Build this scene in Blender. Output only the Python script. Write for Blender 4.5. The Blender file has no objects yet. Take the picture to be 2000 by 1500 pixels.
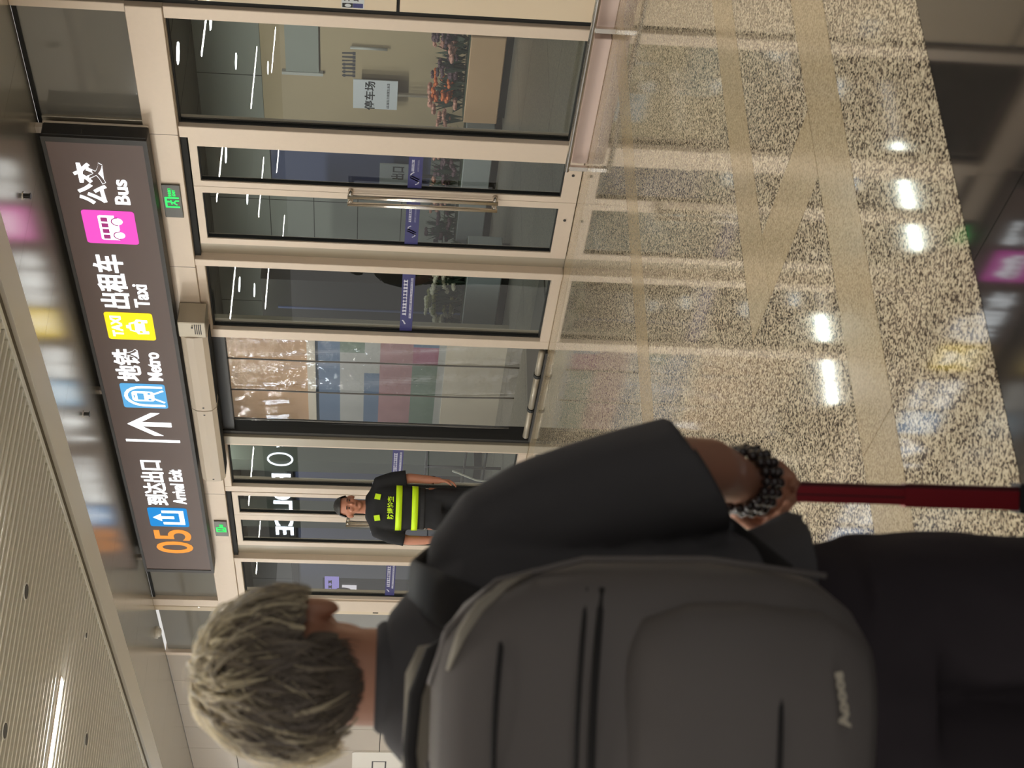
import bpy, bmesh, math, random
from mathutils import Vector, Matrix, noise
random.seed(7)
S = bpy.context.scene
COL = S.collection

# ------------------------------------------------------------------ camera
FOC = 3045.36                                   # focal length in pixels of the 2000 px wide frame
YAW, PITCH, ROLL = 0.5701, 0.0861, 0.0359
CAMP = Vector((0, -7.2206, 1.40))
FW = Vector((-math.cos(YAW)*math.cos(PITCH), math.sin(YAW)*math.cos(PITCH), -math.sin(PITCH)))
_r = FW.cross(Vector((0, 0, 1))).normalized(); _u = _r.cross(FW)
RT = math.cos(ROLL)*_r + math.sin(ROLL)*_u
UP = -math.sin(ROLL)*_r + math.cos(ROLL)*_u
cd = bpy.data.cameras.new('camera'); cam = bpy.data.objects.new('camera', cd); COL.objects.link(cam)
cd.sensor_width = 36; cd.lens = FOC/2000*36; cd.clip_start = .05; cd.clip_end = 200
m = Matrix((-UP, RT, -FW)).transposed().to_4x4(); m.translation = CAMP   # the phone was held on its side
cam.matrix_world = m
cd.dof.use_dof = True; cd.dof.focus_distance = 12; cd.dof.aperture_fstop = 9
S.camera = cam

def at(x, y, Y):
    """point of the vertical plane at depth Y that the photo shows at pixel x, y"""
    d = FW + RT*((1500-y-750)/FOC) + UP*((1000-x)/FOC)
    return CAMP + d*((Y-CAMP.y)/d.y)

# ------------------------------------------------------------------ world, exposure
w = bpy.data.worlds.new('world'); S.world = w; w.use_nodes = True
w.node_tree.nodes['Background'].inputs[0].default_value = (1, .965, .92, 1)
w.node_tree.nodes['Background'].inputs[1].default_value = .42
S.view_settings.view_transform = 'Standard'; S.view_settings.look = 'None'
S.view_settings.exposure = 0.8; S.view_settings.gamma = 1; S.view_settings.use_curve_mapping = False
S.cycles.use_denoising = True
S.cycles.max_bounces = 8; S.cycles.transparent_max_bounces = 12
S.cycles.sample_clamp_indirect = 6
S.cycles.caustics_reflective = True
LINE_E, ROUND_E, OUT_E = 88, 64, 26

# ------------------------------------------------------------------ materials
def srgb(r, g, b):
    f = lambda c: (c/12.92 if c <= .04045 else ((c+.055)/1.055)**2.4)
    return (f(r/255), f(g/255), f(b/255), 1)
def mat(name, col, rough=.5, metal=0, emit=None, es=0, coat=0, spec=.5, var=0, vscale=8, bump=0, bscale=60):
    mt = bpy.data.materials.new(name); mt.use_nodes = True
    nt = mt.node_tree; b = nt.nodes['Principled BSDF']
    b.inputs['Base Color'].default_value = col
    b.inputs['Roughness'].default_value = rough; b.inputs['Metallic'].default_value = metal
    b.inputs['Coat Weight'].default_value = coat; b.inputs['Specular IOR Level'].default_value = spec
    if emit:
        b.inputs['Emission Color'].default_value = emit; b.inputs['Emission Strength'].default_value = es
    if var or bump:
        tc = nt.nodes.new('ShaderNodeTexCoord')
        if var:
            n = nt.nodes.new('ShaderNodeTexNoise'); n.inputs['Scale'].default_value = vscale; n.inputs['Detail'].default_value = 6
            nt.links.new(tc.outputs['Object'], n.inputs['Vector'])
            mx = nt.nodes.new('ShaderNodeMix'); mx.data_type = 'RGBA'
            mx.inputs[6].default_value = tuple(c*(1-var) for c in col[:3])+(1,)
            mx.inputs[7].default_value = tuple(min(1, c*(1+var)) for c in col[:3])+(1,)
            nt.links.new(n.outputs['Fac'], mx.inputs[0]); nt.links.new(mx.outputs[2], b.inputs['Base Color'])
        if bump:
            n2 = nt.nodes.new('ShaderNodeTexNoise'); n2.inputs['Scale'].default_value = bscale; n2.inputs['Detail'].default_value = 4
            nt.links.new(tc.outputs['Object'], n2.inputs['Vector'])
            bp = nt.nodes.new('ShaderNodeBump'); bp.inputs['Strength'].default_value = bump; bp.inputs['Distance'].default_value = .01
            nt.links.new(n2.outputs['Fac'], bp.inputs['Height']); nt.links.new(bp.outputs['Normal'], b.inputs['Normal'])
    return mt
def emis(name, col, s):
    return mat(name, (0, 0, 0, 1), .6, emit=col, es=s*.6, spec=.2)
def granite(name, cols, pos, scale, rough, spec):
    """polished speckled stone: grain colours only, every speck a patch of voronoi and noise"""
    mt = bpy.data.materials.new(name); mt.use_nodes = True; nt = mt.node_tree; b = nt.nodes['Principled BSDF']
    ge = nt.nodes.new('ShaderNodeNewGeometry')
    v = nt.nodes.new('ShaderNodeTexVoronoi'); v.inputs['Scale'].default_value = scale
    n = nt.nodes.new('ShaderNodeTexNoise'); n.inputs['Scale'].default_value = scale*.9; n.inputs['Detail'].default_value = 3
    nl = nt.nodes.new('ShaderNodeTexNoise'); nl.inputs['Scale'].default_value = 1.3
    for t in (v, n, nl): nt.links.new(ge.outputs['Position'], t.inputs['Vector'])
    sep = nt.nodes.new('ShaderNodeSeparateColor'); nt.links.new(v.outputs['Color'], sep.inputs[0])
    a = nt.nodes.new('ShaderNodeMath'); a.operation = 'MULTIPLY_ADD'; a.inputs[1].default_value = .55
    nt.links.new(sep.outputs[0], a.inputs[0])
    a2 = nt.nodes.new('ShaderNodeMath'); a2.operation = 'MULTIPLY'; a2.inputs[1].default_value = .5
    nt.links.new(n.outputs['Fac'], a2.inputs[0]); nt.links.new(a2.outputs[0], a.inputs[2])
    r = nt.nodes.new('ShaderNodeValToRGB'); cr = r.color_ramp
    while len(cr.elements) < len(cols): cr.elements.new(.5)
    for e, c, p in zip(cr.elements, cols, pos): e.color = c; e.position = p
    nt.links.new(a.outputs[0], r.inputs[0]); nt.links.new(r.outputs[0], b.inputs['Base Color'])
    b.inputs['Roughness'].default_value = rough; b.inputs['Specular IOR Level'].default_value = spec
    bp = nt.nodes.new('ShaderNodeBump'); bp.inputs['Strength'].default_value = .008; bp.inputs['Distance'].default_value = .02
    nw = nt.nodes.new('ShaderNodeTexNoise'); nw.inputs['Scale'].default_value = 2.5; nt.links.new(ge.outputs['Position'], nw.inputs['Vector'])
    nt.links.new(nw.outputs['Fac'], bp.inputs['Height']); nt.links.new(bp.outputs['Normal'], b.inputs['Normal'])
    return mt
def glass(name, tint, refl, rough=0, bump=0, ior=1.5, sheet=False):
    mt = bpy.data.materials.new(name); mt.use_nodes = True; nt = mt.node_tree; nt.nodes.clear()
    o = nt.nodes.new('ShaderNodeOutputMaterial'); mx = nt.nodes.new('ShaderNodeMixShader')
    tr = nt.nodes.new('ShaderNodeBsdfTransparent'); tr.inputs[0].default_value = tint
    gl = nt.nodes.new('ShaderNodeBsdfAnisotropic'); gl.inputs['Roughness'].default_value = rough
    g0 = nt.nodes.new('ShaderNodeNewGeometry')
    def mth(op, a, b=None):
        n_ = nt.nodes.new('ShaderNodeMath'); n_.operation = op; n_.use_clamp = False
        for i_, v_ in enumerate((a, b)):
            if v_ is None: continue
            if isinstance(v_, (int, float)): n_.inputs[i_].default_value = v_
            else: nt.links.new(v_, n_.inputs[i_])
        return n_.outputs[0]
    dt = nt.nodes.new('ShaderNodeVectorMath'); dt.operation = 'DOT_PRODUCT'
    nt.links.new(g0.outputs['Incoming'], dt.inputs[0]); nt.links.new(g0.outputs['True Normal'], dt.inputs[1])
    r0 = ((ior-1)/(ior+1))**2                     # Schlick reflectance of both faces together
    f_ = mth('ADD', mth('MULTIPLY', mth('POWER', mth('SUBTRACT', 1.0, mth('ABSOLUTE', dt.outputs['Value'])), 5.0), 1-r0), r0)
    if not sheet: f_ = mth('MULTIPLY', f_, mth('SUBTRACT', 1.0, g0.outputs['Backfacing']))
    mu = nt.nodes.new('ShaderNodeMath'); mu.operation = 'MULTIPLY'; mu.inputs[1].default_value = refl; mu.use_clamp = True
    nt.links.new(f_, mu.inputs[0]); nt.links.new(mu.outputs[0], mx.inputs[0])
    nt.links.new(tr.outputs[0], mx.inputs[1]); nt.links.new(gl.outputs[0], mx.inputs[2]); nt.links.new(mx.outputs[0], o.inputs[0])
    if bump:
        ge = nt.nodes.new('ShaderNodeNewGeometry'); n = nt.nodes.new('ShaderNodeTexNoise'); n.inputs['Scale'].default_value = 7
        n.inputs['Detail'].default_value = 2
        bp = nt.nodes.new('ShaderNodeBump'); bp.inputs['Strength'].default_value = bump; bp.inputs['Distance'].default_value = .05
        nt.links.new(ge.outputs['Position'], n.inputs['Vector']); nt.links.new(n.outputs['Fac'], bp.inputs['Height'])
        nt.links.new(bp.outputs['Normal'], gl.inputs['Normal'])
    return mt

M = {}
M['granite'] = granite('speckled_granite', [srgb(66, 54, 44), srgb(108, 95, 80), srgb(164, 150, 128), srgb(200, 186, 160)], [.36, .44, .51, .66], 150, .055, .6)
M['strip'] = granite('fine_beige_granite', [srgb(138, 120, 94), srgb(160, 142, 112), srgb(178, 160, 130)], [.25, .5, .75], 170, .16, .5)
M['black_stone'] = mat('black_polished_stone', srgb(44, 40, 38), .05, spec=.9, var=.25, vscale=20)
M['grout'] = mat('dark_joint', srgb(30, 26, 22), .8)
M['paver'] = granite('grey_pavers', [srgb(86, 84, 78), srgb(112, 108, 98), srgb(138, 130, 118)], [.25, .5, .75], 90, .3, .4)
M['frame'] = mat('champagne_aluminium', srgb(212, 195, 176), .38, metal=.25, var=.03, vscale=30)
M['jamb'] = mat('grey_aluminium', srgb(168, 158, 140), .35, metal=.35)
M['gap'] = mat('black_gasket', srgb(20, 20, 18), .7)
M['glass'] = glass('clear_glass', (.93, .965, .96, 1), 1.7, ior=1.5)
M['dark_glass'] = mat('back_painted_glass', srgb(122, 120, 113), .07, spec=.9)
M['pvc'] = glass('pvc_strip', (.93, .93, .93, 1), 1.8, rough=.05, bump=.45, ior=1.45, sheet=True)
M['pvc_flat'] = glass('pvc_strip_flat', (.95, .95, .95, 1), 1.0, rough=.05, bump=.03, ior=1.45, sheet=True)
M['pvc_edge'] = mat('pvc_overlap', srgb(84, 80, 74), .4)
M['panel'] = mat('beige_wall_panel', srgb(212, 194, 166), .35, var=.03, vscale=3, coat=.3)
M['tile'] = mat('grey_beige_tile', srgb(176, 164, 148), .3, var=.04, vscale=3)
M['pinkstone'] = mat('pinkish_plinth_stone', srgb(206, 184, 174), .3, var=.04, vscale=6)
M['steel'] = mat('brushed_steel', srgb(218, 212, 204), .22, metal=1)
M['strip_ceiling'] = mat('satin_ceiling_panel', srgb(206, 201, 190), .25, metal=.8, var=.05, vscale=2, bump=.12, bscale=1.3)
M['ceiling'] = mat('linear_ceiling_plank', srgb(200, 198, 192), .45, metal=.15)
M['rib'] = mat('linear_ceiling_rib', srgb(232, 230, 222), .45, metal=.15)
M['beam'] = mat('painted_beam', srgb(228, 224, 216), .5)
M['beamdark'] = mat('beam_groove', srgb(96, 88, 72), .6)
M['white'] = mat('white_plastic', srgb(225, 220, 210), .4)
M['offwhite'] = mat('warm_white_metal', srgb(214, 200, 182), .4)
M['line_light'] = emis('warm_linear_light', (1, .965, .89, 1), LINE_E/.6)
M['round_light'] = emis('cool_downlight', (.86, .97, 1, 1), ROUND_E/.6)
M['out_fill'] = emis('outside_fill_light', (.95, 1, .9, 1), OUT_E/.6)  # emitter of the fill lights added to the outer hall
M['dark_metal'] = mat('dark_sign_metal', srgb(52, 50, 48), .45, metal=.2)
M['sign_face'] = mat('brown_sign_face', srgb(112, 94, 90), .5)
M['s_white'] = emis('sign_white', (.93, .98, 1, 1), 2.1)
M['s_pink'] = emis('sign_pink', srgb(250, 88, 205), 1.0)
M['s_pinkd'] = emis('sign_pink_dark', srgb(176, 60, 130), .9)
M['s_yellow'] = emis('sign_yellow', srgb(250, 214, 26), 1.35)
M['s_blue'] = emis('sign_light_blue', srgb(96, 178, 232), 1.0)
M['s_blue2'] = emis('sign_blue', srgb(14, 142, 220), 1.0)
M['s_orange'] = emis('sign_orange', srgb(255, 158, 60), 1.05)
M['s_green'] = emis('exit_green', srgb(60, 240, 110), 1.3)
M['exit_face'] = mat('exit_sign_face', srgb(70, 66, 54), .3)
M['police'] = emis('police_letters', (.80, .90, 1, 1), 18)
M['blue_band'] = mat('navy_decal', srgb(44, 44, 104), .5, emit=srgb(44, 44, 104), es=0)
M['decal_white'] = mat('white_decal', srgb(200, 200, 214), .5)
M['decal_grey'] = mat('grey_decal', srgb(130, 130, 160), .5)
M['black'] = mat('black_ink', srgb(24, 24, 26), .6)
M['ink'] = mat('grey_ink', srgb(70, 68, 72), .6)
M['paper'] = mat('white_paper', srgb(196, 200, 204), .6)
M['skin'] = mat('skin', srgb(196, 140, 112), .5, var=.06, vscale=12)
M['skin2'] = mat('skin_tanned', srgb(178, 118, 92), .5, var=.08, vscale=14)
M['tee'] = mat('black_cotton', srgb(90, 88, 90), .9, spec=.15, bump=.2, bscale=25)
M['trouser'] = mat('black_trouser', srgb(58, 52, 56), .85, spec=.2, bump=.3, bscale=14)
M['pack'] = mat('black_pack_nylon', srgb(120, 114, 111), .62, spec=.3, var=.12, vscale=5, bump=.15, bscale=9)
M['pack2'] = mat('black_pack_dark', srgb(54, 52, 52), .7, spec=.25)
M['pack_grey'] = mat('grey_pack_lining', srgb(160, 152, 138), .7)
M['beads'] = mat('dark_wood_beads', srgb(46, 34, 32), .25, coat=.4)
M['red'] = mat('red_anodised', srgb(150, 20, 34), .35, metal=.35)
M['redd'] = mat('dark_red_groove', srgb(84, 14, 20), .45, metal=.2)
M['rubber'] = mat('black_rubber', srgb(26, 26, 28), .6)
M['guard_black'] = mat('guard_black_cloth', srgb(46, 46, 48), .9, spec=.15)
M['lime'] = mat('lime_reflective', srgb(214, 255, 20), .5, emit=srgb(200, 255, 10), es=.0)
M['limed'] = mat('lime_reflective_shaded', srgb(170, 200, 60), .6)
M['guard_hair'] = mat('dark_hair', srgb(42, 40, 38), .6)
M['leather'] = mat('brown_strap', srgb(70, 40, 24), .5)
M['darkwall'] = mat('dark_hall_wall', srgb(84, 84, 82), .6)
M['out_beige'] = mat('outside_beige_wall', srgb(168, 152, 122), .6, var=.05, vscale=2)
M['out_grey'] = mat('outside_grey_tile', srgb(142, 146, 138), .35, var=.05, vscale=2)
M['out_blue'] = mat('outside_blue_panel', srgb(78, 86, 116), .3)
M['out_ceiling'] = mat('outside_dark_ceiling', srgb(74, 72, 68), .6)
M['planter'] = mat('planter_stone', srgb(184, 152, 120), .6, var=.05)
M['planter2'] = mat('planter_white', srgb(150, 156, 156), .6, var=.05)
M['mural_blue'] = mat('mural_blue', srgb(112, 128, 148), .5, var=.1, vscale=4)
M['mural_green'] = mat('mural_green', srgb(124, 138, 124), .5, var=.15, vscale=5)
M['mural_white'] = mat('mural_pale', srgb(176, 176, 170), .5, var=.08, vscale=5)
M['mural_pink'] = mat('mural_pink', srgb(168, 134, 134), .5, var=.15, vscale=5)
M['mural_rose'] = mat('mural_rose', srgb(162, 112, 128), .5, var=.1, vscale=6)
M['cream'] = mat('cream_board', srgb(206, 196, 176), .5, var=.04, vscale=3)
for nm, c in (('fl_orange', (200, 104, 48)), ('fl_pink', (190, 140, 122)), ('fl_plum', (88, 62, 70)), ('fl_white', (208, 204, 180)), ('fl_olive', (140, 140, 88)), ('leaf', (58, 72, 56))):
    M[nm] = mat(nm, srgb(*c), .7, var=.15, vscale=20)

# ------------------------------------------------------------------ mesh helpers
def box(bm, x0, x1, y0, y1, z0, z1):
    v = [bm.verts.new((x, y, z)) for x in (x0, x1) for y in (y0, y1) for z in (z0, z1)]
    for f in ((0, 1, 3, 2), (4, 6, 7, 5), (0, 4, 5, 1), (2, 3, 7, 6), (0, 2, 6, 4), (1, 5, 7, 3)):
        bm.faces.new([v[i] for i in f])
def prism_xz(bm, poly, y0, y1):
    a = [bm.verts.new((x, y0, z)) for x, z in poly]; b = [bm.verts.new((x, y1, z)) for x, z in poly]
    n = len(poly)
    bm.faces.new(a); bm.faces.new(b[::-1])
    for i in range(n): bm.faces.new((a[i], b[i], b[(i+1) % n], a[(i+1) % n]))
def frames(pts):
    out = []; nrm = None
    for i, p in enumerate(pts):
        t = (pts[min(i+1, len(pts)-1)]-pts[max(i-1, 0)]).normalized()
        if nrm is None:
            nrm = Vector((0, 0, 1)).cross(t)
            if nrm.length < .2: nrm = Vector((0, 1, 0)).cross(t)
            nrm.normalize()
        nrm = (nrm-t*nrm.dot(t)).normalized()
        out.append((nrm.copy(), t.cross(nrm)))
    return out
def tube(bm, pts, rad, n=12, flat=1.0, caps=True):
    pts = [Vector(p) for p in pts]
    if not hasattr(rad, '__len__'): rad = [rad]*len(pts)
    rings = []
    for p, r, (a, b) in zip(pts, rad, frames(pts)):
        rings.append([bm.verts.new(p+a*(math.cos(k*2*math.pi/n)*r)+b*(math.sin(k*2*math.pi/n)*r*flat)) for k in range(n)])
    for q in range(len(rings)-1):
        for k in range(n): bm.faces.new((rings[q][k], rings[q][(k+1) % n], rings[q+1][(k+1) % n], rings[q+1][k]))
    if caps: bm.faces.new(rings[0][::-1]); bm.faces.new(rings[-1])
def loft(bm, rings, n=40, caps=True):
    """rings: (centre, vector a, vector b, exponent)"""
    rr = []
    for c, a, b, e in rings:
        c, a, b = Vector(c), Vector(a), Vector(b); L = []
        for k in range(n):
            t = 2*math.pi*k/n; co, si = math.cos(t), math.sin(t)
            L.append(bm.verts.new(c+a*(math.copysign(abs(co)**(2/e), co))+b*(math.copysign(abs(si)**(2/e), si))))
        rr.append(L)
    for q in range(len(rr)-1):
        for k in range(n): bm.faces.new((rr[q][k], rr[q][(k+1) % n], rr[q+1][(k+1) % n], rr[q+1][k]))
    if caps: bm.faces.new(rr[0][::-1]); bm.faces.new(rr[-1])
def hl(z, cx, cy, rx, ry, e=2.3): return ((cx, cy, z), (rx, 0, 0), (0, ry, 0), e)
def ell(bm, c, r, rot=None, u=16, v=10):
    mt = Matrix.Translation(Vector(c)) @ (rot.to_4x4() if rot else Matrix.Identity(4)) @ Matrix.Diagonal((r[0], r[1], r[2], 1))
    bmesh.ops.create_uvsphere(bm, u_segments=u, v_segments=v, radius=1, matrix=mt)
def raw(name, me, material, parent=None, smooth=False):
    me.materials.clear(); me.materials.append(material)
    if smooth:
        for p in me.polygons: p.use_smooth = True
    o = bpy.data.objects.new(name, me); COL.objects.link(o)
    if parent: o.parent = parent
    return o
def obj(name, bm, material, parent=None, smooth=False, bevel=0):
    bmesh.ops.recalc_face_normals(bm, faces=bm.faces)
    if bevel: bmesh.ops.bevel(bm, geom=bm.edges[:], offset=bevel, segments=1, affect='EDGES', clamp_overlap=True)
    me = bpy.data.meshes.new(name); bm.to_mesh(me); bm.free()
    return raw(name, me, material, parent, smooth)
def B(name, material, parent, *boxes, bevel=0):
    bm = bmesh.new()
    for b in boxes: box(bm, *b)
    return obj(name, bm, material, parent, bevel=bevel)
def XZ(name, material, parent, polys, y0, y1):
    bm = bmesh.new()
    for p in polys: prism_xz(bm, p, y0, y1)
    return obj(name, bm, material, parent)
def tag(o, label, cat, group=None):
    o['label'] = label; o['category'] = cat
    if group: o['group'] = group
    return o
def empty(name, loc=(0, 0, 0), rz=0):
    o = bpy.data.objects.new(name, None); COL.objects.link(o); o.location = loc; o.rotation_euler = (0, 0, rz)
    o.empty_display_size = .1
    return o
def thing(name, label, cat, loc=(0, 0, 0), rz=0, group=None): return tag(empty(name, loc, rz), label, cat, group)
def struct(name, loc=(0, 0, 0)):
    o = empty(name, loc); o['kind'] = 'structure'; return o
def sset(o): o['kind'] = 'structure'; return o
def baked(o, name, material, parent, smooth=True):
    """evaluate the modifiers of o into a plain mesh"""
    dg = bpy.context.evaluated_depsgraph_get()
    me = bpy.data.meshes.new_from_object(o.evaluated_get(dg)); old = o.data
    bpy.data.objects.remove(o); bpy.data.meshes.remove(old)
    return raw(name, me, material, parent, smooth)
def remeshed(name, bm, material, parent, vox, smooth_it=6, wrinkle=0, wscale=10):
    bmesh.ops.recalc_face_normals(bm, faces=bm.faces)
    me = bpy.data.meshes.new('tmp'); bm.to_mesh(me); bm.free()
    o = bpy.data.objects.new('tmp', me); COL.objects.link(o)
    r = o.modifiers.new('r', 'REMESH'); r.mode = 'VOXEL'; r.voxel_size = vox
    s = o.modifiers.new('s', 'SMOOTH'); s.factor = .5; s.iterations = smooth_it
    bpy.context.view_layer.update()
    o = baked(o, name, material, parent)
    if wrinkle:
        for v in o.data.vertices:
            q = v.co
            v.co = q+v.normal*(wrinkle*(noise.noise(Vector((q.x*wscale, q.y*wscale, q.z*wscale*.6)))+.5*noise.noise(Vector((q.x*wscale*2.3, q.y*wscale*2.3, q.z*wscale*1.4)))))
    return o
def text(name, s, material, parent, x0, x1, z0, z1, y, depth=.004, bold=.0, mirror=False, stretch=True):
    """flat lettering facing -Y, stretched into the box x0..x1, z0..z1; mirror=True faces +Y"""
    cu = bpy.data.curves.new(name, 'FONT'); cu.body = s; cu.size = 1; cu.offset = bold; cu.extrude = .01; cu.resolution_u = 4
    t = bpy.data.objects.new('tmp', cu); COL.objects.link(t); bpy.context.view_layer.update()
    me = bpy.data.meshes.new_from_object(t.evaluated_get(bpy.context.evaluated_depsgraph_get()))
    bpy.data.objects.remove(t); bpy.data.curves.remove(cu)
    xs = [v.co.x for v in me.vertices]; ys = [v.co.y for v in me.vertices]
    if not xs: return None
    a, b, c, d = min(xs), max(xs), min(ys), max(ys)
    for v in me.vertices:
        X = (v.co.x-a)/(b-a); Z = (v.co.y-c)/(d-c)
        X = x1-X*(x1-x0) if mirror else x0+X*(x1-x0)
        v.co = (X, y-(depth if v.co.z > 0 else 0)*(-1 if mirror else 1), z0+Z*(z1-z0))
    return raw(name, me, material, parent)
def dashes(name, material, parent, x0, x1, z0, z1, y, n, seed=1):
    """print too small to read in the photo: a row of little marks"""
    rr = random.Random(seed); P = []; w_ = (x1-x0)/n
    for i in range(n):
        a = x0+i*w_; h = z1-z0
        P.append([(a, z0), (a+w_*.82, z0), (a+w_*.82, z0+h*.22), (a, z0+h*.22)])
        P.append([(a+w_*rr.uniform(.1, .4), z0+h*.22), (a+w_*rr.uniform(.5, .8), z0+h*.22), (a+w_*.6, z1), (a+w_*.2, z1)])
        if rr.random() < .6: P.append([(a, z0+h*.75), (a+w_*.8, z0+h*.75), (a+w_*.8, z0+h*.92), (a, z0+h*.92)])
    bm = bmesh.new()
    for i, p in enumerate(P): prism_xz(bm, p, y-.001-.0001*(i % 3), y)
    return obj(name, bm, material, parent)
def rrect(x0, x1, z0, z1, r, n=5):
    P = []
    for cx, cz, s in ((x1-r, z1-r, 0), (x0+r, z1-r, 1), (x0+r, z0+r, 2), (x1-r, z0+r, 3)):
        for k in range(n+1):
            t = (s+k/n)*math.pi/2; P.append((cx+r*math.cos(t), cz+r*math.sin(t)))
    return P
def disc(cx, cz, r, n=20, rz=None): return [(cx+r*math.cos(2*math.pi*k/n), cz+(rz or r)*math.sin(2*math.pi*k/n)) for k in range(n)]
def stroke(pts, wd):
    """flat quads along a poly line in xz"""
    out = []
    for (ax, az), (bx, bz) in zip(pts, pts[1:]):
        d = Vector((bx-ax, bz-az)); d.normalize(); n = Vector((-d.y, d.x))*wd/2; e = d*wd*.3
        out.append([(ax-e.x+n.x, az-e.y+n.y), (ax-e.x-n.x, az-e.y-n.y), (bx+e.x-n.x, bz+e.y-n.y), (bx+e.x+n.x, bz+e.y+n.y)])
    return out

CZ = 3.75        # ceiling height
# ================================================================== FLOOR
floor = B('floor', M['grout'], None, (-36, 8, -17, 0, -.06, -.012)); sset(floor)
def slab(x0, x1, y0, y1, m, name='slab', par=None, g=.003):
    return B(name, M[m], par or floor, (x0+g/2, x1-g/2, y0+g/2, y1-g/2, -.012, 0))
def column(x0, x1, m, ys, name='slab'):
    for a, b in zip(ys, ys[1:]): slab(x0, x1, a, b, m, name)
def rng(a, b, st):
    L = [a]
    while L[-1]+st < b-.2: L.append(L[-1]+st)
    return L+[b]
for x0, x1 in ((-2.855, -.9), (-.9, 1.1), (1.1, 3.1), (3.1, 8)): column(x0, x1, 'black_stone', rng(-17, 0, 2.4), 'black_slab')
column(-3.50, -2.855, 'granite', rng(-17, -.3, 1.2))
column(-3.79, -3.50, 'strip', rng(-17, -.3, 2.4), 'border_strip')
for y0, y1 in ((-17, -3.95), (-3.66, -.3)): column(-4.47, -3.79, 'granite', rng(y0, y1, 1.1))
slab(-4.47, -3.79, -3.95, -3.66, 'strip', 'border_strip')
column(-4.75, -4.47, 'strip', rng(-3.95, -.3, 2.2), 'border_strip')
column(-4.75, -4.47, 'granite', rng(-17, -3.95, 2.2))
column(-5.68, -4.75, 'granite', rng(-17, -.3, 1.1))
column(-6.65, -5.68, 'granite', rng(-17, -.3, 1.1))
column(-6.95, -6.65, 'strip', rng(-17, -.3, 2.4), 'border_strip')
for k in range(7):
    column(-7.95-k*1.0, -6.95-k*1.0, 'granite', rng(-17, -.3, 1.6))
for k in range(7): column(-16.95-k*3, -13.95-k*3, 'granite', rng(-17, -.3, 3.2))
for k in range(22): slab(-36+k*1.5066, -36+(k+1)*1.5066, -.3, -.08, 'strip', 'border_strip')
slab(-36, -2.855, -.08, 0, 'strip', 'border_strip')
# threshold mat and pavement outside
pav = B('floor', M['grout'], None, (-36, 8, 0, 16, -.06, -.012)); sset(pav)
for i in range(14):
    for j in range(8): slab(-34+i*2.4, -31.6+i*2.4, .02+j*1.9, .02+(j+1)*1.9, 'paver', 'paver', pav, .006)

# ================================================================== CEILING
ceil = B('ceiling', M['ceiling'], None, (-36, 8, -17, -1.66, CZ, CZ+.05)); sset(ceil)
rib_me = None
for k in range(178):
    x = -1.4-k*.1125
    if rib_me is None:
        o = B('ceiling_rib', M['rib'], ceil, (-.016, .016, -16.6, -1.67, CZ-.030, CZ)); rib_me = o.data
    else:
        o = bpy.data.objects.new('ceiling_rib', rib_me); COL.objects.link(o); o.parent = ceil
    o.location.x = x
sc = B('ceiling', M['gap'], None, (-36, 8, -1.2, 0, CZ+.005, CZ+.05)); sset(sc)
x = 7.7
pm = None
while x > -35:
    if pm is None:
        o = B('ceiling_panel', M['strip_ceiling'], sc, (-.9455, -.0015, -1.2, -.005, CZ-.004, CZ+.006)); pm = o.data
    else:
        o = bpy.data.objects.new('ceiling_panel', pm); COL.objects.link(o); o.parent = sc
    o.location.x = x; x -= .947
bmf = B('trim_1', M['beam'], None, (-36, 8, -1.50, -1.2, CZ-.035, CZ+.05)); sset(bmf)
B('groove', M['beamdark'], bmf, (-36, 8, -1.62, -1.50, CZ-.004, CZ+.05))
B('edge_angle', M['rib'], bmf, (-36, 8, -1.665, -1.62, CZ-.034, CZ+.05))

# ceiling lamps
def line_lamp(x, y0, y1, label):
    t = thing('linear_light', label, 'ceiling light', (x, (y0+y1)/2, CZ-.03), group='warm linear lights in the ribbed ceiling')
    L = (y1-y0)/2
    B('housing', M['offwhite'], t, (-.045, .045, -L-.02, L+.02, -.012, 0))
    B('diffuser', M['line_light'], t, (-.03, .03, -L, L, -.020, -.012))
first = True
for y0, y1 in ((-3.95, -2.69), (-7.75, -6.55), (-12.4, -11.0), (-15.8, -14.6)):
    for x in (-2.85, -5.7, -8.6, -11.47, -14.3, -17.1, -20.1, -23.0, -26.0, -29.0):
        if (x, y1) == (-11.47, -2.69):
            line_lamp(x, y0, y1, 'warm linear ceiling light in the ribbed ceiling, at the lower left corner of the photo')
        else:
            line_lamp(x, y0, y1, 'warm linear ceiling light seen only as a reflection in glass and floor')
def round_lamp(x, y):
    t = thing('round_downlight', 'cool round ceiling downlight seen only as a reflection in glass and floor', 'ceiling light', (x, y, CZ-.03), group='round downlights of the hall ceiling')
    bm = bmesh.new(); tube(bm, [(0, 0, -.012), (0, 0, 0)], .15, 28); obj('rim', bm, M['offwhite'], t)
    bm = bmesh.new(); tube(bm, [(0, 0, -.016), (0, 0, -.0122)], .125, 28); obj('diffuser', bm, M['round_light'], t)
for x, y in ((-12.73, -5.04), (-12.70, -3.69), (-15.3, -3.94), (-17.51, -5.34), (-14.69, -7.54), (-17.57, -9.62), (-17.56, -7.79), (-22.25, -14.0),
             (-20.88, -9.71), (-20.94, -7.9), (-23.5, -9.64), (-7.2, -5.0), (-4.3, -5.0), (-7.2, -9.6), (-10.2, -9.6), (-20.3, -5.2)): round_lamp(x, y)
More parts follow.
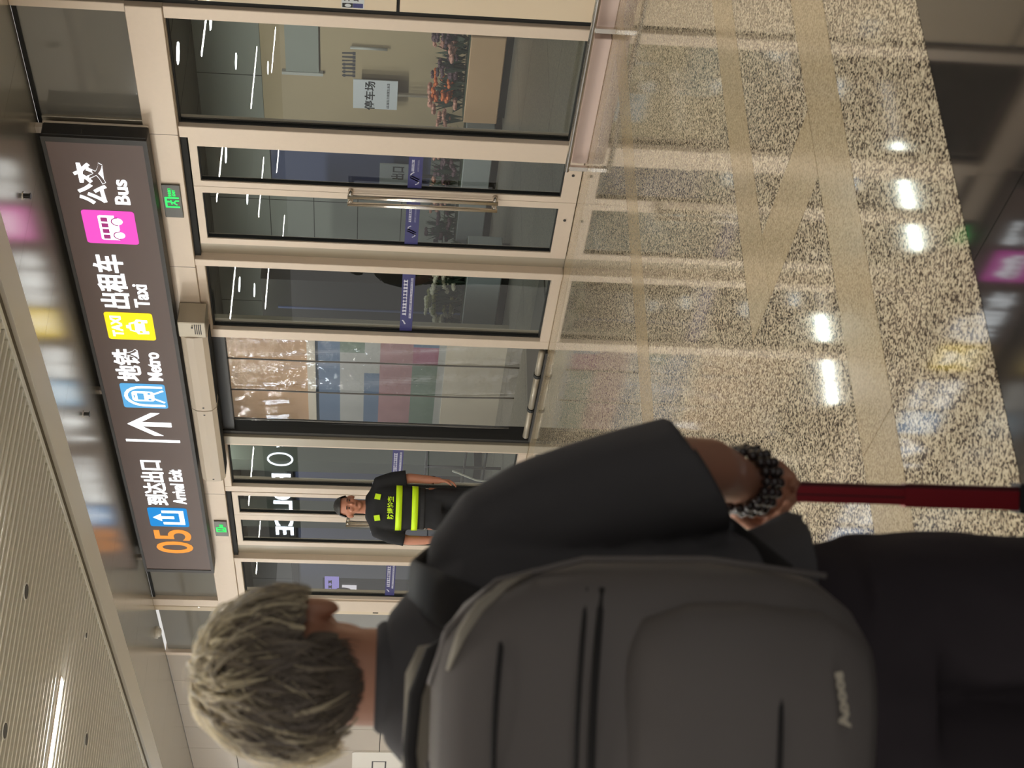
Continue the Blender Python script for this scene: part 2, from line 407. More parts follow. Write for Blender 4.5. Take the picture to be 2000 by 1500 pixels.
# small ceiling fittings
def sprinkler(x, y, label):
    t = thing('sprinkler', label, 'sprinkler', (x, y, CZ-.004))
    bm = bmesh.new(); tube(bm, [(0, 0, 0), (0, 0, -.006)], .03, 16); obj('escutcheon', bm, M['steel'], t)
    bm = bmesh.new(); tube(bm, [(0, 0, -.006), (0, 0, -.045)], .008, 8); obj('stem', bm, M['dark_metal'], t)
    bm = bmesh.new(); tube(bm, [(0, 0, -.045), (0, 0, -.05)], .022, 12); box(bm, -.02, -.015, -.004, .004, -.045, -.006); box(bm, .015, .02, -.004, .004, -.045, -.006)
    obj('deflector', bm, M['dark_metal'], t)
sprinkler(-8.17, -.66, 'small dark sprinkler above the pink bus end of the big sign')
sprinkler(-10.97, -.62, 'small dark sprinkler above the arrow on the big sign')
for x, y, lb, z in ((-9.9, -2.68, 'dark round ceiling speaker, the one not cut by the frame of the photo', CZ-.03),
                 (-9.95, -3.64, 'dark round ceiling speaker cut by the left edge of the photo', CZ-.03),
                 (-12.85, -2.66, 'dark ceiling speaker just right of the linear light', CZ-.03),
                 (-12.21, -2.0, 'faint dark ceiling spot above the end of the linear light', CZ-.03)):
    t = thing('ceiling_speaker', lb, 'speaker', (x, y, z))
    bm = bmesh.new(); tube(bm, [(0, 0, -.006), (0, 0, 0)], .06 if 'faint' not in lb else .03, 20); obj('rim', bm, M['rib'], t)
    bm = bmesh.new(); tube(bm, [(0, 0, -.010), (0, 0, -.006)], .05 if 'faint' not in lb else .022, 20); obj('grille', bm, M['dark_metal'], t)
t = thing('smoke_detector', 'small white detector on the ceiling beside the blond head', 'detector', (-16.37, -.17, CZ-.004))
bm = bmesh.new(); tube(bm, [(0, 0, 0), (0, 0, -.02)], .07, 20); obj('base', bm, M['white'], t)
bm = bmesh.new(); tube(bm, [(0, 0, -.02), (0, 0, -.045), (0, 0, -.055)], [.055, .05, .03], 20); obj('dome', bm, M['white'], t)

# ================================================================== FACADE
HB, HT = 2.81, 3.04
fr = M['frame']
def frame_box(nm, par, x0, x1, z0, z1, y0=-.03, y1=.09, m=None): return B(nm, m or fr, par, (x0, x1, y0, y1, z0, z1), bevel=.004)
hd = frame_box('trim_2', None, -15.96, -7.03, HB, HT, -.05, .11); sset(hd)
B('joint', M['gap'], hd, (-9.703, -9.700, -.051, -.045, HB, HT), (-13.322, -13.319, -.051, -.045, HB, HT), (-8.203, -8.2, -.051, -.045, HB, HT))
B('shadow_gap', M['gap'], hd, (-15.9, -8.25, -.01, .08, 2.765, HB))
# transom
tr = struct('window_1')
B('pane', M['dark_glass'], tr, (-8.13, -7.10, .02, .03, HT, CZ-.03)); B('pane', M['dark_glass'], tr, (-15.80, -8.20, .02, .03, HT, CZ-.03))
frame_box('mullion', tr, -7.10, -7.03, HT, CZ-.004); frame_box('mullion', tr, -8.20, -8.13, HT, CZ-.03, 0, .09, M['jamb'])
frame_box('mullion', tr, -15.96, -15.80, HT, CZ-.004)
B('head_gap', M['gap'], tr, (-15.8, -7.10, .0, .06, CZ-.03, CZ-.004))
B('room_bulkhead', M['darkwall'], tr, (-15.9, -7.1, .5, .55, HT, CZ-.01))
# pane beside the beige wall
def fixed(nm, x0, x1, w_r, w_l, z0=.08, z1=2.74, base=None):
    s = struct(nm)
    frame_box('jamb', s, x1, x1+w_r, 0, HB); frame_box('jamb', s, x0-w_l, x0, 0, HB)
    frame_box('rail', s, x0, x1, z1, HB); frame_box('rail', s, x0, x1, 0, z0, -.03, .09, base)
    B('gasket', M['gap'], s, (x0, x0+.012, .012, .05, z0, z1), (x1-.012, x1, .012, .05, z0, z1), (x0+.012, x1-.012, .012, .05, z0, z0+.012), (x0+.012, x1-.012, .012, .05, z1-.012, z1))
    B('pane', M['glass'], s, (x0+.012, x1-.012, .025, .035, z0+.012, z1-.012))
    return s
p1 = fixed('window_2', -8.135, -7.135, .10, .11, .13, HB-.005, M['pinkstone'])
B('plinth', M['pinkstone'], p1, (-8.235, -7.035, -.10, -.032, 0, .115), bevel=.004)
p2 = fixed('window_3', -10.56, -9.70, .02, .11)
p3 = fixed('window_4', -13.195, -12.41, .05, .10)
p4 = fixed('window_5', -15.68, -14.80, .02, .02)
frame_box('mullion', p2, -9.68, -9.60, 0, HB, -.05, .09)
frame_box('mullion', p4, -14.78, -14.70, 0, HB, -.05, .09)
frame_box('mullion', p4, -15.96, -15.70, 0, HB, -.05, .09)
frame_box('mullion', p3, -12.36, -12.23, 0, HB, -.05, .13, M['jamb']); frame_box('reveal', p3, -12.23, -12.18, 0, HB, -.02, .13, M['dark_metal'])
# sliding doors
def door(nm, leaves, jx0, jx1, seam, hy):
    s = struct(nm)
    B('pocket_jamb', M['jamb'], s, (jx0, jx1, .02, .09, 0, 2.765))
    for (a, b, ga, gb) in leaves:
        lf = B('door_leaf', fr, s, (a+.002, ga, -.01, .04, .005, 2.755), (gb, b-.002, -.01, .04, .005, 2.755), (ga, gb, -.01, .04, 2.70, 2.755), (ga, gb, -.01, .04, .005, .125))
        B('gasket', M['gap'], lf, (ga, ga+.008, .0, .03, .125, 2.70), (gb-.008, gb, .0, .03, .125, 2.70), (ga+.008, gb-.008, 0, .03, .125, .133), (ga+.008, gb-.008, 0, .03, 2.692, 2.70))
        B('pane', M['glass'], lf, (ga+.008, gb-.008, .012, .018, .133, 2.692))
    for x in hy:                                     # tall pull handles
        bm = bmesh.new(); tube(bm, [(x, -.075, .58), (x, -.075, 1.66)], .016, 14)
        hnd = obj('pull_handle', bm, M['steel'], s, True)
        bm = bmesh.new()
        for z in (.60, 1.64): tube(bm, [(x, -.075, z), (x, -.008, z)], .019, 12)
        obj('standoff', bm, M['steel'], hnd, True)
    return s
d1 = door('door_1', [(-8.78, -8.25, -8.72, -8.35), (-9.45, -8.78, -9.38, -8.85)], -9.60, -9.45, -8.78, (-8.745, -8.825))
d2 = door('door_2', [(-13.81, -13.34, -13.76, -13.41), (-14.47, -13.81, -14.38, -13.91)], -14.70, -14.47, -13.81, (-13.775, -13.845))
for dd, xs in ((d1, (-8.47, -8.98)), (d2, (-13.55, -14.05))):
    bm = bmesh.new()
    for x in xs: tube(bm, [(x, -.016, .065), (x, -.010, .065)], .011, 12)
    obj('lock_cylinder', bm, M['dark_metal'], dd)
# door decals with scroll mark and two lines of small print
def decal(x0, x1, y, long=False, rev=False):
    L = x1-x0
    lb = {(-8.712): 'navy safety band with white scroll mark on the right leaf of the nearer sliding door',
          (-9.372): 'navy safety band with white scroll mark on the left leaf of the nearer sliding door',
          (-10.545): 'navy safety band with two long print lines on the pane beside the strip curtain',
          (-13.18): 'navy safety band on the dark pane right of the security guard',
          (-13.752): 'navy safety band on the far sliding door, behind the guard',
          (-14.372): 'navy safety band with white mark seen left of the guard\'s elbow',
          (-15.665): 'navy safety band on the last pane before the beige post'}[x0]
    t = thing('safety_band', lb, 'door decal', (0, y, 0))
    B('band', M['blue_band'], t, (x0, x1, -.003, 0, 1.135, 1.235))
    if long:
        dashes('lettering', M['decal_white'], t, x0+.22, x1-.12, 1.190, 1.222, -.0035, 11)
        dashes('small_print', M['decal_white'], t, x0+.18, x1-.10, 1.150, 1.168, -.0035, 34)
        XZ('scroll_mark', M['decal_white'], t, stroke([(x0+.10, 1.195), (x0+.13, 1.205), (x0+.15, 1.215)], .012), -.0045, -.003)
    else:
        dashes('lettering', M['decal_white'], t, x0+L*.52, x1-L*.12, 1.195, 1.213, -.0035, 9)
        dashes('small_print', M['decal_grey'], t, x0+L*.52, x1-L*.12, 1.160, 1.172, -.0035, 13)
        cx, cz = x0+L*.30, 1.187; P = []
        for s in (-1, 1):
            for off in (-.012, .012):
                P += stroke([(cx+off+s*.0+v*.02+math.sin(v*2.2)*.018*s*0, cz+v*.030) for v in (-1, -.5, 0, .5, 1)], .010)
        P += stroke([(cx-.032, cz-.030), (cx-.055, cz-.024), (cx-.066, cz-.008)], .008)+stroke([(cx+.032, cz+.030), (cx+.055, cz+.024), (cx+.066, cz+.008)], .008)
        XZ('scroll_mark', M['decal_white'], t, P, -.0045, -.003)
decal(-8.712, -8.358, .010); decal(-9.372, -8.858, .010); decal(-10.545, -9.715, .0235, True); decal(-13.18, -12.425, .0235, True)
decal(-13.752, -13.418, .010); decal(-14.372, -13.918, .010); decal(-15.665, -14.815, .0235, True)
# wall right of the facade, with its base plates
wr = B('wall_right', M['gap'], None, (-6.985, 8, -.01, .12, 0, CZ-.004)); sset(wr)
for x0, x1 in ((-6.985+.02, -5.2), (-5.18, -3.4), (-3.38, -1.6), (-1.58, .2)):
    for z0, z1 in ((.125, 1.345), (1.365, 2.585), (2.605, CZ-.01)): B('wall_panel', M['panel'], wr, (x0, x1, -.035, -.01, z0, z1), bevel=.002)
    B('plinth', M['pinkstone'], wr, (x0, x1, -.10, -.01, 0, .115), bevel=.003)
B('black_joint', M['gap'], wr, (-7.03, -6.985, 0, .10, 0, CZ-.004))
# sticker on the wall
t = thing('wall_notice', 'small white notice with dark camera pictogram on the beige wall at the top right', 'notice', (0, -.0355, 0))
B('sheet', M['paper'], t, (-7.00+.045, -6.80, -.002, 0, 1.565, 1.705))
B('band', M['black'], t, (-6.948, -6.912, -.003, -.002, 1.635, 1.70)); B('band', M['blue_band'], t, (-6.948, -6.912, -.003, -.002, 1.572, 1.634))
XZ('pictogram', M['paper'], t, [disc(-6.93, 1.665, .013, 12, .02)], -.0045, -.003)
dashes('lettering', M['ink'], t, -6.895, -6.815, 1.655, 1.69, -.002, 3, 2)
dashes('small_print', M['ink'], t, -6.895, -6.825, 1.60, 1.63, -.002, 3, 5)
# low steel bumper rail
t = thing('bumper_rail', 'low stainless steel bumper rail in front of the first glass pane and beige wall', 'rail', (0, -.16, 0))
bm = bmesh.new(); tube(bm, [(-8.245, 0, .145), (-3.0, 0, .145)], .018, 14); obj('tube', bm, M['steel'], t, True)
for x in (-8.215, -6.90, -5.5, -4.1):
    B('bracket_post', M['steel'], t, (x-.02, x+.02, -.012, .012, 0, .13), bevel=.002)
# wall on the left of the facade
wl = B('wall_left', M['gap'], None, (-36, -17.35, .0, .12, 0, CZ-.004)); sset(wl)
for i, x in enumerate([-17.36-k*.80 for k in range(14)]):
    for z0, z1 in ((0, .47), (.48, 1.19), (1.20, 2.11), (2.12, 3.12), (3.13, CZ-.01)):
        B('wall_tile', M['tile'], wl, (x-.792, x, -.02, .0, z0, z1))
p5 = struct('window_6')
frame_box('mullion', p5, -16.10, -16.0, 0, CZ-.004, -.02, .09, M['panel']); frame_box('jamb', p5, -17.35, -17.27, 0, CZ-.004)
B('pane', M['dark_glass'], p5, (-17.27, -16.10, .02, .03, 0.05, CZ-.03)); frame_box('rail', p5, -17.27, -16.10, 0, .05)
B('slot', M['gap'], p5, (-15.99, -15.97, -.052, -.048, 1.30, 1.36))
t = thing('notice_board', 'white rounded notice with a pictogram on the tiled wall by the left shoulder', 'notice', (0, -.021, 0))
XZ('plate', M['white'], t, [rrect(-21.5, -20.6, .75, 1.56, .04)], -.01, 0)
XZ('pictogram', M['ink'], t, stroke([(-20.96, 1.10), (-20.96, 1.28), (-21.3, 1.28)], .02)+stroke([(-20.96, 1.10), (-21.3, 1.10)], .02), -.014, -.01)

# ================================================================== BIG DIRECTION SIGN
YS = -.18
sg = thing('direction_sign', 'long dark brown illuminated airport direction sign over the glass doors', 'sign', (0, 0, 0))
B('housing', M['dark_metal'], sg, (-14.78, -8.12, YS+.01, -.052, 3.0, 3.70), bevel=.01)
B('face', M['sign_face'], sg, (-14.72, -8.17, YS-.002, YS+.01, 3.03, 3.675))
B('rim', M['dark_metal'], sg, (-14.78, -8.12, YS-.008, YS+.012, 3.675, 3.70), (-14.78, -8.12, YS-.008, YS+.012, 3.0, 3.03), (-14.78, -14.72, YS-.008, YS+.012, 3.03, 3.675), (-8.17, -8.12, YS-.008, YS+.012, 3.03, 3.675))
B('end_edge', M['offwhite'], sg, (-8.125, -8.112, -.065, -.053, 3.0, 3.70))
B('hanger', M['offwhite'], sg, (-8.19, -8.13, -.10, -.06, 3.70, CZ-.004), (-11.5, -11.44, -.10, -.06, 3.70, CZ-.004), (-14.7, -14.64, -.10, -.06, 3.70, CZ-.004))
yf, W = YS-.002, M['s_white']
text('number', '05', M['s_orange'], sg, -14.34, -13.83, 3.17, 3.53, yf, .004, .01)
text('lettering', '到达出口', W, sg, -13.32, -12.47, 3.32, 3.53, yf, .004, .022)
text('lettering', 'Arrival Exit', W, sg, -13.29, -12.63, 3.155, 3.28, yf, .004, .022)
B('divider', W, sg, (-12.135, -12.10, yf-.004, yf, 3.12, 3.59))
ax = -11.835
XZ('arrow', W, sg, [[(ax, 3.545), (ax-.19, 3.33), (ax-.19, 3.255), (ax-.033, 3.43), (ax-.033, 3.17), (ax+.033, 3.17), (ax+.033, 3.43), (ax+.19, 3.255), (ax+.19, 3.33)]], yf-.004, yf)
text('lettering', '地铁', W, sg, -11.14, -10.66, 3.335, 3.545, yf, .004, .022)
text('lettering', 'Metro', W, sg, -11.12, -10.70, 3.17, 3.29, yf, .004, .022)
text('lettering', '出租车', W, sg, -10.09, -9.41, 3.315, 3.54, yf, .004, .022)
text('lettering', 'Taxi', W, sg, -10.07, -9.77, 3.17, 3.285, yf, .004, .022)
text('lettering', '公交', W, sg, -8.82, -8.37, 3.325, 3.535, yf, .004, .024)
text('lettering', 'Bus', W, sg, -8.81, -8.54, 3.18, 3.285, yf, .004, .022)
def icon(m, x0, x1): return XZ('pictogram_plate', M[m], sg, [rrect(x0, x1, 3.17, 3.54, .025)], yf-.004, yf)
y2 = yf-.004
ic = icon('s_blue2', -13.76, -13.38)
c = -13.57; XZ('exit_arrow', W, ic, [[(c, 3.50), (c-.075, 3.42), (c-.025, 3.42), (c-.025, 3.30), (c+.025, 3.30), (c+.025, 3.42), (c+.075, 3.42)],
   [(c-.14, 3.205), (c-.14, 3.41), (c-.095, 3.41), (c-.095, 3.25), (c+.095, 3.25), (c+.095, 3.41), (c+.14, 3.41), (c+.14, 3.205)]], y2-.003, y2)
ic = icon('s_blue', -11.56, -11.18); c = -11.37
arc = [(c-.145, 3.20), (c-.145, 3.36)]+[(c-.145*math.cos(t*math.pi/10), 3.36+.145*math.sin(t*math.pi/10)) for t in range(1, 10)]+[(c+.145, 3.36), (c+.145, 3.20)]
XZ('tunnel', W, ic, stroke(arc, .028), y2-.003, y2)
XZ('train', W, ic, [rrect(c-.075, c+.075, 3.27, 3.455, .03)]+stroke([(c-.04, 3.27), (c-.09, 3.195)], .018)+stroke([(c+.04, 3.27), (c+.09, 3.195)], .018), y2-.003, y2)
XZ('train_window', M['s_blue'], ic, [[(c-.05, 3.355), (c+.05, 3.355), (c+.05, 3.41), (c-.05, 3.41)], disc(c-.045, 3.31, .014, 10), disc(c+.045, 3.31, .014, 10), [(c-.02, 3.43), (c+.02, 3.43), (c+.02, 3.44), (c-.02, 3.44)]], y2-.005, y2-.003)
ic = icon('s_yellow', -10.52, -10.15); c = -10.335
text('lettering', 'TAXI', W, ic, c-.14, c+.14, 3.415, 3.50, y2, .003, .03)
XZ('taxi_car', W, ic, [[(c-.095, 3.24), (c+.095, 3.24), (c+.10, 3.30), (c+.07, 3.315), (c+.05, 3.36), (c+.022, 3.363), (c+.018, 3.385), (c-.018, 3.385), (c-.022, 3.363), (c-.05, 3.36), (c-.07, 3.315), (c-.10, 3.30)],
   [(c-.095, 3.215), (c-.06, 3.215), (c-.06, 3.24), (c-.095, 3.24)], [(c+.06, 3.215), (c+.095, 3.215), (c+.095, 3.24), (c+.06, 3.24)]], y2-.003, y2)
XZ('windscreen', M['s_yellow'], ic, [[(c-.05, 3.318), (c+.05, 3.318), (c+.038, 3.347), (c-.038, 3.347)], disc(c-.065, 3.275, .014, 10), disc(c+.065, 3.275, .014, 10)], y2-.005, y2-.003)
ic = icon('s_pink', -9.27, -8.89); c = -9.08
XZ('bus', W, ic, [[(c-.14, 3.30), (c-.14, 3.415), (c-.13, 3.43), (c+.13, 3.43), (c+.14, 3.415), (c+.14, 3.315), (c+.08, 3.315), (c+.08, 3.29), (c-.02, 3.29), (c-.06, 3.30)], disc(c-.085, 3.295, .036, 18), disc(c+.075, 3.295, .036, 18)], y2-.003, y2)
XZ('bus_window', M['s_pinkd'], ic, [[(c-.125+k*.066, 3.365), (c-.08+k*.066, 3.365), (c-.08+k*.066, 3.412), (c-.125+k*.066, 3.412)] for k in range(4)]
   + [stroke([(cx+.044*math.cos(a*math.pi/8), 3.295+.044*math.sin(a*math.pi/8)) for a in range(9)], .008)[j] for cx in (c-.085, c+.075) for j in range(8)], y2-.005, y2-.003)

# exit signs
def exit_sign(x0, x1, z0, z1, lb, run, txt):
    t = thing('exit_sign', lb, 'sign', (0, -.052, 0)); W_ = x1-x0
    B('body', M['exit_face'], t, (x0, x1, -.012, 0, z0, z1), bevel=.002)
    if run:
        a, b = x0+W_*.34, x0+W_*.62
        XZ('running_man', M['s_green'], t, stroke([(a, z0+.02), (a, z1-.02), (b, z1-.02), (b, z0+.02)], .014)+[disc((a+b)/2+.008, z1-.035, .009, 10)]
           + stroke([((a+b)/2+.008, z1-.045), ((a+b)/2-.004, z0+.055), ((a+b)/2+.02, z0+.04), ((a+b)/2+.02, z0+.02)], .011)
           + stroke([((a+b)/2-.004, z0+.055), ((a+b)/2-.025, z0+.035)], .01)+stroke([((a+b)/2-.02, z1-.06), ((a+b)/2+.025, z1-.055)], .008), -.016, -.012)
        text('lettering', '安全出口', M['s_green'], t, x0+W_*.66, x0+W_*.90, z0+.066, z0+.09, -.012, .003, .01)
        text('lettering', 'EXIT', M['s_green'], t, x0+W_*.68, x0+W_*.87, z0+.038, z0+.058, -.012, .003, .03)
    else:
        a = (x0+x1)/2
        XZ('running_man', M['s_green'], t, stroke([(a-.055, z0+.02), (a-.055, z1-.02), (a+.03, z1-.02), (a+.03, z0+.02), (a-.055, z0+.02)], .013)+[disc(a-.012, z1-.04, .012, 10)]
           + stroke([(a-.012, z1-.05), (a-.015, z0+.05), (a-.03, z0+.03)], .014)+stroke([(a-.015, z0+.05), (a+.008, z0+.035)], .012), -.016, -.012)
        text('lettering', 'EXIT', M['s_green'], t, a+.045, a+.10, z0+.04, z0+.075, -.012, .003, .03)
exit_sign(-9.085, -8.72, 2.845, 2.975, 'dark exit sign with green running man over the nearer sliding door', True, True)
exit_sign(-14.18, -13.86, 2.83, 2.955, 'dark exit sign with green running man over the far sliding door, behind the guard', False, True)

# air curtains over the opening
for k, (x0, x1, lb) in enumerate(((-11.46, -10.16, 'cream air curtain unit over the strip curtain, the one with the grey grille end'), (-12.70, -11.47, 'cream air curtain unit over the strip curtain, left of the other'))):
    t = thing('air_curtain', lb, 'air curtain', (0, 0, 0), group='air curtains over the opening')
    bm = bmesh.new(); prof = [(-.055, 2.76), (-.055, 2.97), (-.20, 2.97), (-.235, 2.955), (-.255, 2.92), (-.26, 2.86), (-.25, 2.79), (-.21, 2.755)]
    e0 = x1-.20 if k == 0 else x1
    a = [bm.verts.new((x0+.003, y, z)) for y, z in prof]; b = [bm.verts.new((e0-.001, y, z)) for y, z in prof]
    bm.faces.new(a); bm.faces.new(b[::-1])
    for i in range(8): bm.faces.new((a[i], a[(i+1) % 8], b[(i+1) % 8], b[i]))
    obj('casing', bm, M['offwhite'], t)
    if k == 0:
        B('end_cap', M['jamb'], t, (e0, x1, -.25, -.055, 2.755, 2.97), bevel=.006)
        B('grille', M['ink'], t, *[(e0+.05, x1-.02, -.254, -.249, 2.79+i*.015, 2.797+i*.015) for i in range(4)])
    B('outlet', M['gap'], t, (x0+.05, e0-.05, -.20, -.08, 2.75, 2.7545))
    B('screw', M['ink'], t, (x1-.06, x1-.045, -.262, -.258, 2.85, 2.865), (x0+.045, x0+.06, -.262, -.258, 2.85, 2.865))

# strip curtain in the opening
t = thing('strip_curtain', 'clear plastic strip curtain hanging in the open doorway under the air curtains', 'strip curtain', (0, 0, 0))
B('hanging_rail', M['dark_metal'], t, (-12.18, -10.68, .0, .07, 2.66, 2.80))
seams = [-10.70, -11.07, -11.56, -12.05, -12.16]
def wavy(x, z, k): return .012*math.sin(z*2.1+k*1.7)+.008*math.sin(z*5.3+k)
for k in range(4):
    x0, x1 = seams[k+1], seams[k]
    bm = bmesh.new(); NX, NZ = 12, 30; g = []
    for j in range(NZ+1):
        z = .20+(2.66-.20)*j/NZ
        g.append([bm.verts.new((x0+(x1-x0)*i/NX-.02*(1 if i == 0 else 0)+wavy(0, z, k)*.6*(1-j/NZ), .035+.010*(k % 2)+(.006 if k < 2 else .0015)*math.sin(i*.9+z*3+k)+(.003 if k < 2 else .0)*math.sin(z*9+i), z)) for i in range(NX+1)])
    for j in range(NZ):
        for i in range(NX): bm.faces.new((g[j][i], g[j][i+1], g[j+1][i+1], g[j+1][i]))
    obj('plastic_strip', bm, M['pvc' if k < 2 else 'pvc_flat'], t, True)
    if k:
        bm = bmesh.new(); tube(bm, [(x1+wavy(0, z, k-1)*.8*(1-(z-.2)/2.46), .033, z) for z in [.2+i*.164 for i in range(16)]], .011, 6, .5); obj('strip_overlap', bm, M['pvc_edge'], t, True)
t = thing('floor_bar', 'low pale floor bars along the foot of the strip curtain', 'floor track', (0, -.02, 0))
for x0, x1 in ((-11.05, -10.72), (-11.60, -11.10), (-12.10, -11.65)):
    bm = bmesh.new(); tube(bm, [(x0, 0, .045), (x1, 0, .045)], .028, 12); obj('bar', bm, M['jamb'], t, True)
for x in (-11.075, -11.625):
    bm = bmesh.new(); tube(bm, [(x-.02, 0, .045), (x+.02, 0, .045)], .034, 12); obj('joint_collar', bm, M['gap'], t)
B('foot', M['dark_metal'], t, (-12.15, -10.70, -.03, .05, 0.0, .018))
B('door_mat', M['pvc_edge'], None, (-12.15, -10.70, .10, .95, 0, .012)); tag(bpy.data.objects['door_mat'], 'dark rubber door mat just outside the strip curtain', 'mat')

# ================================================================== OUTSIDE HALL
oc = B('ceiling', M['out_ceiling'], None, (-36, 8, .6, 16, CZ, CZ+.05)); sset(oc)
B('ceiling_seam', M['gap'], oc, *[(-34+k*1.2, -33.985+k*1.2, .6, 16, CZ-.002, CZ) for k in range(30)])
for k, x in enumerate((-20.5, -17.5, -14.5, -11.5, -8.5)):  # added fill lights, out of view, to brighten the outer hall
    t = thing('outside_fill', 'long pale fill light added to the outer hall, hidden behind the sign beam', 'ceiling light', (x, 2.4, CZ), group='added outer hall fill lights')
    B('housing', M['offwhite'], t, (-.05, .05, -.8, .8, -.03, 0)); B('diffuser', M['out_fill'], t, (-.035, .035, -.78, .78, -.04, -.03))
YF = 6.4
def fill_spot(x, y, tx, ty, tz, pw, lb, grp, ang=75, col=(1, .97, .9)):  # added unseen spot that brightens a surface of the outer hall
    t = thing('added_spot', lb, 'added light', (x, y, CZ), group=grp)
    bm = bmesh.new(); tube(bm, [(0, 0, -.03), (0, 0, 0)], .06, 16); obj('can', bm, M['dark_metal'], t)
    ld = bpy.data.lights.new('added_spot', 'SPOT'); ld.energy = pw; ld.spot_size = math.radians(ang); ld.spot_blend = .8; ld.shadow_soft_size = .05; ld.color = col
    lo = bpy.data.objects.new('lamp', ld); COL.objects.link(lo); lo.parent = t; lo.location = (0, 0, -.06)
    lo.rotation_euler = Vector((tx-x, ty-y, tz-CZ)).to_track_quat('-Z', 'Y').to_euler()
for x in (-11.9, -13.3, -14.7, -16.1, -17.5, -19.5, -22, -25): fill_spot(x, 3.6, x, YF, 1.1, 62 if x > -15 else 55, 'small unseen spotlight added to brighten the far outer wall', 'added spotlights of the far outer wall', 95)
for x in (-13.9, -14.8, -15.6): fill_spot(x, .75, x, 2.3, 1.1, 34, 'small unseen spotlight added to brighten the mural board', 'added spotlights of the mural board', 95, (.95, .97, 1))
wf = B('wall_far', M['out_grey'], None, (-36, 8, YF, YF+.1, 0, CZ)); sset(wf)
B('joint', M['gap'], wf, *[(-36, 0, YF-.003, YF, z, z+.01) for z in (.55, 1.15, 1.75, 2.35, 2.95)], *[(-30+k*1.2, -29.99+k*1.2, YF-.003, YF, 0, CZ) for k in range(20)])
def panel_at(nm, m, par, x0, x1, z0, z1, y0=YF-.05, y1=YF-.004): return B(nm, M[m], par, (x0, x1, y0, y1, z0, z1))
panel_at('beige_cladding', 'out_beige', wf, -15.2, -12.0, 0, 2.95)
t = thing('blue_partition', 'dull blue hall partition seen through the nearer sliding door', 'partition', (0, 0, 0))
panel_at('panel', 'out_blue', t, -16.5, -15.55, .8, 2.9, YF-.10, YF-.052)
B('frame', M['out_grey'], t, (-16.56, -16.50, YF-.13, YF-.052, 0, 2.96), (-15.55, -15.49, YF-.13, YF-.052, 0, 2.96), (-16.50, -15.55, YF-.13, YF-.052, 2.90, 2.96), (-16.50, -15.55, YF-.13, YF-.052, 0, .8))
t = thing('blue_partition', 'pale blue glass door at the right end of the outer wall, behind the first pane', 'partition', (0, 0, 0))
panel_at('panel', 'out_grey', t, -14.2, -12.6, 2.25, 2.65, YF-.09, YF-.052); B('frame', M['mural_white'], t, (-14.25, -14.2, YF-.10, YF-.052, 2.2, 2.7))
# white notice with characters, on the beige wall
a, b = at(690, 155, YF-.2), at(775, 215, YF-.2)
t = thing('car_park_notice', 'white notice with dark Chinese characters seen through the first glass pane', 'notice', (0, YF-.19, 0))
B('sheet', M['paper'], t, (b.x, a.x, -.01, 0, b.z, a.z))
text('lettering', '停车场', M['black'], t, b.x-.02, a.x-.02, a.z-.27, a.z-.14, -.010, .002, .02)
dashes('small_print', M['ink'], t, b.x+.02, a.x-.04, b.z+.10, b.z+.13, -.010, 16)
B('post', M['jamb'], t, ((a.x+b.x)/2-.02, (a.x+b.x)/2+.02, .0, .03, 0, b.z), ((a.x+b.x)/2-.15, (a.x+b.x)/2+.15, -.10, .13, 0, .02))
a, b = at(668, 100, YF-.06), at(694, 152, YF-.06)
t = dashes('wall_lettering', M['ink'], None, b.x, a.x, b.z, a.z, YF-.051, 7, 3); tag(t, 'dark grey lettering on the beige wall above the white notice', 'lettering')
a, b = at(684, 94, YF-.1), at(757, 94, YF-.1)
bm = bmesh.new(); tube(bm, [(a.x, YF-.09, b.z), (a.x, YF-.09, a.z)], .018, 8); o = obj('wall_tube', bm, M['mural_white'], None, True); tag(o, 'short upright pale tube on the beige wall right of the lettering', 'tube')
# beige sign board with characters, behind door 1
a, b = at(742, 318, 6.1), at(800, 368, 6.1)
t = thing('hall_board', 'grey-beige board with small dark characters behind the nearer sliding door', 'notice', (0, 6.1, 0))
B('board', M['planter2'], t, (b.x, a.x, -.02, 0, b.z, a.z)); text('lettering', '出口', M['black'], t, b.x+.2, b.x+.45, b.z+.08, b.z+.25, -.02, .003, .02)
B('post', M['dark_metal'], t, ((a.x+b.x)/2-.02, (a.x+b.x)/2+.02, .0, .03, 0, b.z), ((a.x+b.x)/2-.2, (a.x+b.x)/2+.2, -.15, .15, 0, .02))
